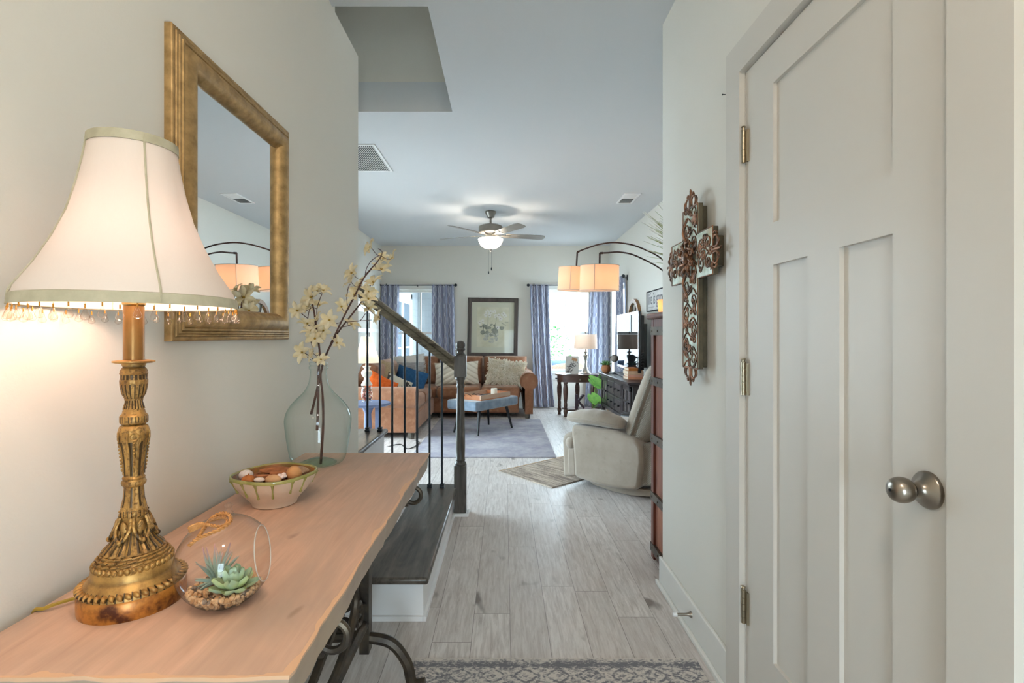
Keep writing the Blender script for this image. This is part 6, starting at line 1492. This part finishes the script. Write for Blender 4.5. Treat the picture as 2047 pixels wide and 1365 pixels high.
k.link(d_.outputs[0], mx_.inputs[1]); k.link(g_.outputs[0], mx_.inputs[2]); k.link(mx_.outputs[0], k.out.inputs[0])
q = MB(); tvb(q, 0.025, Lt-0.025, 0.0, 0.004, tvz0+0.03, tvz1-0.03); q.build('screen', k.m, tv, world=True, smooth=False)
q = MB()
for (s0, s1, o0, z0, z1) in ((0.02, Lt-0.02, -0.06, tvz0+0.03, tvz1-0.05), (0.12, Lt-0.12, -0.12, tvz0+0.05, tvz1-0.14)): tvb(q, s0, s1, o0, -0.02, z0, z1)
for i in range(6): tvb(q, -0.002, 0.03, -0.058, -0.03, tvz0+0.06+i*0.03, tvz0+0.075+i*0.03)
q.build('back_shell', M['black'], tv, world=True, bevel=0.02, seg=3)
q = MB(); tvb(q, Lt/2-0.08, Lt/2+0.08, -0.05, -0.01, cz+0.012, tvz0+0.02); tvb(q, Lt/2-0.30, Lt/2+0.30, -0.12, 0.10, cz+0.001, cz+0.014); q.build('stand', M['black'], tv, world=True, bevel=0.004)
# round wooden wheel behind the television
wy, wz_ = 6.86, 1.395
wl = thing('round_wall_decor', 'round brown wooden wheel shaped decoration on the wall above the television', 'wall decoration', (RX, wy, wz_))
q = MB(); n = 48; vs = []
for i in range(n):
    a = 2*PI*i/n
    for (r, x) in ((0.31, RX-0.045), (0.31, RX-0.002), (0.255, RX-0.002), (0.255, RX-0.045)): vs.append((x, wy+r*math.cos(a), wz_+r*math.sin(a)))
q.add(vs, [(i*4+j, ((i+1) % n)*4+j, ((i+1) % n)*4+(j+1) % 4, i*4+(j+1) % 4) for i in range(n) for j in range(4)]); q.build('rim', wood('wheel_oak', C('94683f'), C('74502f'), 'z', 20, 0.5, 0.1), wl, world=True)
for i in range(8):
    a = 2*PI*(i+0.5)/8; q = MB(); q.tube([(RX-0.024, wy+0.05*math.cos(a), wz_+0.05*math.sin(a)), (RX-0.024, wy+0.26*math.cos(a), wz_+0.26*math.sin(a))], 0.011, 8); q.build('spoke', M['dark_wood'], wl, world=True)
q = MB(); q.lathe([(0.06, 0), (0.06, 0.04), (0.03, 0.05)], 20, M=Matrix.Translation((RX-0.002, wy, wz_)) @ Matrix.Rotation(-PI/2, 4, 'Y')); q.build('hub', M['dark_wood'], wl, world=True)
# sign
sg = thing('wall_sign', 'white wooden sign with grey lettering reading life is good on the living room wall', 'sign', (RX, 5.83, 1.63))
sy0, sy1, sz0, sz1 = 5.42, 6.26, 1.50, 1.745
q = MB(); q.box(RX-0.018, RX-0.001, sy0+0.01, sy1-0.01, sz0+0.01, sz1-0.01); q.build('board', mat('sign_white', C('c9c6c2'), C('b9b5b1'), 10, rough=0.7), sg, world=True, smooth=False)
q = MB()
for (a, b, c_, d) in ((sy0, sy1, sz0, sz0+0.012), (sy0, sy1, sz1-0.012, sz1), (sy0, sy0+0.012, sz0, sz1), (sy1-0.012, sy1, sz0, sz1)): q.box(RX-0.026, RX-0.001, a, b, c_, d)
q.build('sign_frame', mat('matte_black', C('2a2829'), rough=0.8, spec=0.1), sg, world=True, smooth=False)
def text_mesh(name, s, size, Mx, mt, parent, ext=0.001):
    cu = bpy.data.curves.new(name, 'FONT'); cu.body = s; cu.size = size; cu.extrude = ext; cu.align_x = 'LEFT'
    to = bpy.data.objects.new(name, cu); COL.objects.link(to); bpy.context.view_layer.update()
    me = bpy.data.meshes.new_from_object(to.evaluated_get(bpy.context.evaluated_depsgraph_get())); bpy.data.objects.remove(to)
    me.transform(Mx); me.materials.clear(); me.materials.append(mt)
    o = bpy.data.objects.new(name, me); COL.objects.link(o); o.parent = parent
    me.transform(Matrix.Translation(-Vector(parent.location))); return o
ink = mat('grey_ink', C('6f6c6e'), rough=0.8)
# text runs from far (+y) to near (-y) when read facing the wall
TB = Matrix(((0, 0, -1, 0), (-1, 0, 0, 0), (0, 1, 0, 0), (0, 0, 0, 1)))
text_mesh('lettering', 'life is good', 0.19, Matrix.Translation((RX-0.0185, 6.205, 1.585)) @ TB @ Matrix.Diagonal((0.74, 1.05, 1, 1)), ink, sg)
q = MB(); q.box(RX-0.0195, RX-0.018, 5.95, 6.20, 1.548, 1.552); q.box(RX-0.0195, RX-0.018, 5.47, 5.62, 1.548, 1.552); q.build('underline', ink, sg, world=True, smooth=False)
# books
bs = [('orange book, topmost of the stack on the media console', C('b06a2c'), 0.030, 0.155, 0.0), ('thick cream book, second in the stack on the media console', C('c9a88c'), 0.040, 0.175, 0.03), ('pale pink book with red edge, third in the stack on the media console', C('cf9a86'), 0.026, 0.165, -0.02), ('peach book at the bottom of the stack on the media console', C('d08f6c'), 0.028, 0.170, 0.02)]
zb = cz+0.0008; bx0, by0 = 1.375, 5.77
for lab, c_, h_, w_, a_ in reversed(bs):
    t = thing('book', lab, 'book', (bx0+0.08, by0, zb), rz=a_, group='books stacked on the media console')
    q = MB(); q.box(-w_/2+0.004, w_/2-0.004, -0.108, 0.105, 0.003, h_-0.003); q.build('pages', mat('page_paper', C('d8c9b4'), C('c4b49c'), 90, stretch=(.1, .1, 6), rough=0.9), t, smooth=False)
    q = MB(); q.box(-w_/2, w_/2, -0.112, 0.11, 0, 0.003); q.box(-w_/2, w_/2, -0.112, 0.11, h_-0.003, h_); q.box(-w_/2, w_/2, -0.115, -0.108, 0, h_); q.build('book_cover', mat('book_cover_cloth', c_, tuple(x*.85 for x in c_), 20, rough=0.6), t, bevel=0.0015); zb += h_+0.0008
# little potted succulent
sx_, sy_ = 1.352, 6.78
ps = thing('potted_succulent', 'small green succulent in round terracotta pot at the far end of the console', 'plant', (sx_, sy_, cz))
q = MB(); q.lathe([(0.035, 0.001), (0.055, 0.02), (0.062, 0.05), (0.055, 0.08), (0.047, 0.09), (0.051, 0.10), (0.045, 0.10), (0.001, 0.092)], 28, (sx_, sy_, cz)); q.build('pot', mat('terracotta', C('b0764e'), C('9c6440'), 12, rough=0.8), ps, world=True)
q = MB()
for ring, (nn, el, L) in enumerate(((9, .35, .085), (8, .8, .08), (5, 1.2, .07))):
    for i in range(nn):
        a = 2*PI*(i+.5*ring)/nn; q.tube([(sx_+L*u*math.cos(a)*math.cos(el), sy_+L*u*math.sin(a)*math.cos(el), cz+0.095+L*u*math.sin(el)) for u in (0, .35, .7, 1)], [.006, .013, .010, .001], 7, sq=.5)
q.build('rosette', mat('succulent_green', C('4f7d46'), C('6f9a5c'), 25, rough=0.5), ps, world=True)
# bird figurine
bi = thing('bird_figurine', 'round grey bird figurine on thin wire legs beside the television', 'figurine', (1.405, 6.50, cz))
fx_, fy_ = 1.405, 6.50; gst = mat('grey_stone', C('8a8178'), C('6f665e'), 20, rough=0.7)
q = MB(); q.ell((fx_, fy_, cz+0.20), (0.048, 0.055, 0.050), 18, 12); q.tube([(fx_-0.03, fy_, cz+0.215), (fx_-0.065, fy_, cz+0.21), (fx_-0.085, fy_, cz+0.20)], [0.02, 0.008, 0.001], 8); q.build('body', gst, bi, world=True)
for d in (-0.015, 0.015):
    q = MB(); q.tube([(fx_, fy_+d, cz+0.16), (fx_+0.005, fy_+d*1.5, cz+0.012), (fx_-0.02, fy_+d*1.6, cz+0.004)], 0.003, 6); q.build('leg', M['iron'], bi, world=True)
q = MB(); q.box(fx_-0.04, fx_+0.03, fy_-0.04, fy_+0.04, cz+0.0005, cz+0.006); q.build('base_plate', M['iron'], bi, world=True)
# small speaker
q = MB(); q.box(1.60, 1.70, 5.36, 5.46, cz+0.001, cz+0.24); o = q.build('speaker', M['black'], loc=(1.65, 5.41, cz), bevel=0.006); tag(o, 'small black speaker box at the near end of the media console', 'speaker')
# monstera
mp = thing('monstera_plant', 'bright green split leaf monstera in a low dark pot between console and end table', 'plant', (1.245, 7.06, 0))
q = MB(); q.lathe([(0.06, 0.0), (0.075, 0.08), (0.08, 0.15), (0.074, 0.152), (0.001, 0.14)], 24, (1.245, 7.06, 0)); q.build('pot', M['dark_wood'], mp, world=True)
lf = mat('monstera_green', C('6cb050'), C('9ad068'), 14, rough=0.35, spec=0.5)
def monst(c, s, rot):
    q = MB(); R = Mt(c, rot, (s, s, s)); pts = []
    n = 44
    for i in range(n+1):
        t = -PI+2*PI*i/n
        r = 1.0-0.30*abs(math.cos(t/2))**8+0.0
        notch = 1-0.42*max(0, math.sin(abs(t)*5.0-0.6))**6 if 0.5 < abs(t) < 2.7 else 1
        x = r*notch*math.sin(t)*0.85; z = -r*notch*math.cos(t)*0.95+(0.25 if abs(t) < 0.25 else 0)*0
        pts.append((x, z))
    vs = [(0, 0, -0.62)]; rings = 4
    for j in range(1, rings+1):
        u = j/rings
        for (x, z) in pts: vs.append((x*u, 0.22*(x*u)**2+0.12*(z*u)**2-0.1*u, -0.62*(1-u)+z*u*1.0))
    m_ = len(pts); fs = [(0, 1+i, 2+i) for i in range(m_-1)]
    for j in range(rings-1): fs += [(1+j*m_+i, 1+(j+1)*m_+i, 1+(j+1)*m_+i+1, 1+j*m_+i+1) for i in range(m_-1)]
    q.add(vs, fs, R); q.build('leaf', lf, mp, world=True, angle=80)
    s2 = MB(); base = R @ Vector((0, -0.0, -0.62)); s2.tube(bez([(1.245, 7.06, 0.14), (1.245*0.6+base.x*0.4, 7.06*0.6+base.y*0.4, 0.14+(base.z-0.14)*0.7), tuple(base)], 6), 0.006, 6); s2.build('stem', mat('stem_green', C('6b8f4a'), rough=0.6), mp, world=True)
monst((1.265, 7.02, 0.56), 0.165, (0.9, 0.5, -0.4)); monst((1.23, 7.0, 0.34), 0.13, (1.0, 0.9, 0.2)); monst((1.26, 6.99, 0.25), 0.09, (0.9, -0.7, 0.4)); monst((1.36, 7.20, 0.60), 0.12, (0.2, -0.4, 0.9))

# ================================================================== HALL CEILING LAMP (above and behind the camera)
hl = thing('ceiling_light', 'round flush mount hall ceiling light', 'ceiling light', (0.0, -0.25, ZC))
q = MB(); q.lathe([(0.17, -0.001), (0.175, -0.02), (0.16, -0.03)], 36, (0, -0.25, ZC)); q.build('mount', M['nickel'], hl, world=True)
q = MB(); q.lathe([(0.16, -0.03), (0.155, -0.055), (0.12, -0.085), (0.06, -0.10), (0.002, -0.103)], 36, (0, -0.25, ZC)); q.build('opal_diffuser', emis('lit_opal', (1.0, 0.93, 0.84), 2.0), hl, world=True)
lamp_light('hall_bulb', 'POINT', (0, -0.25, ZC-0.16), 15, (1.0, 0.86, 0.70), 0.08, hl)
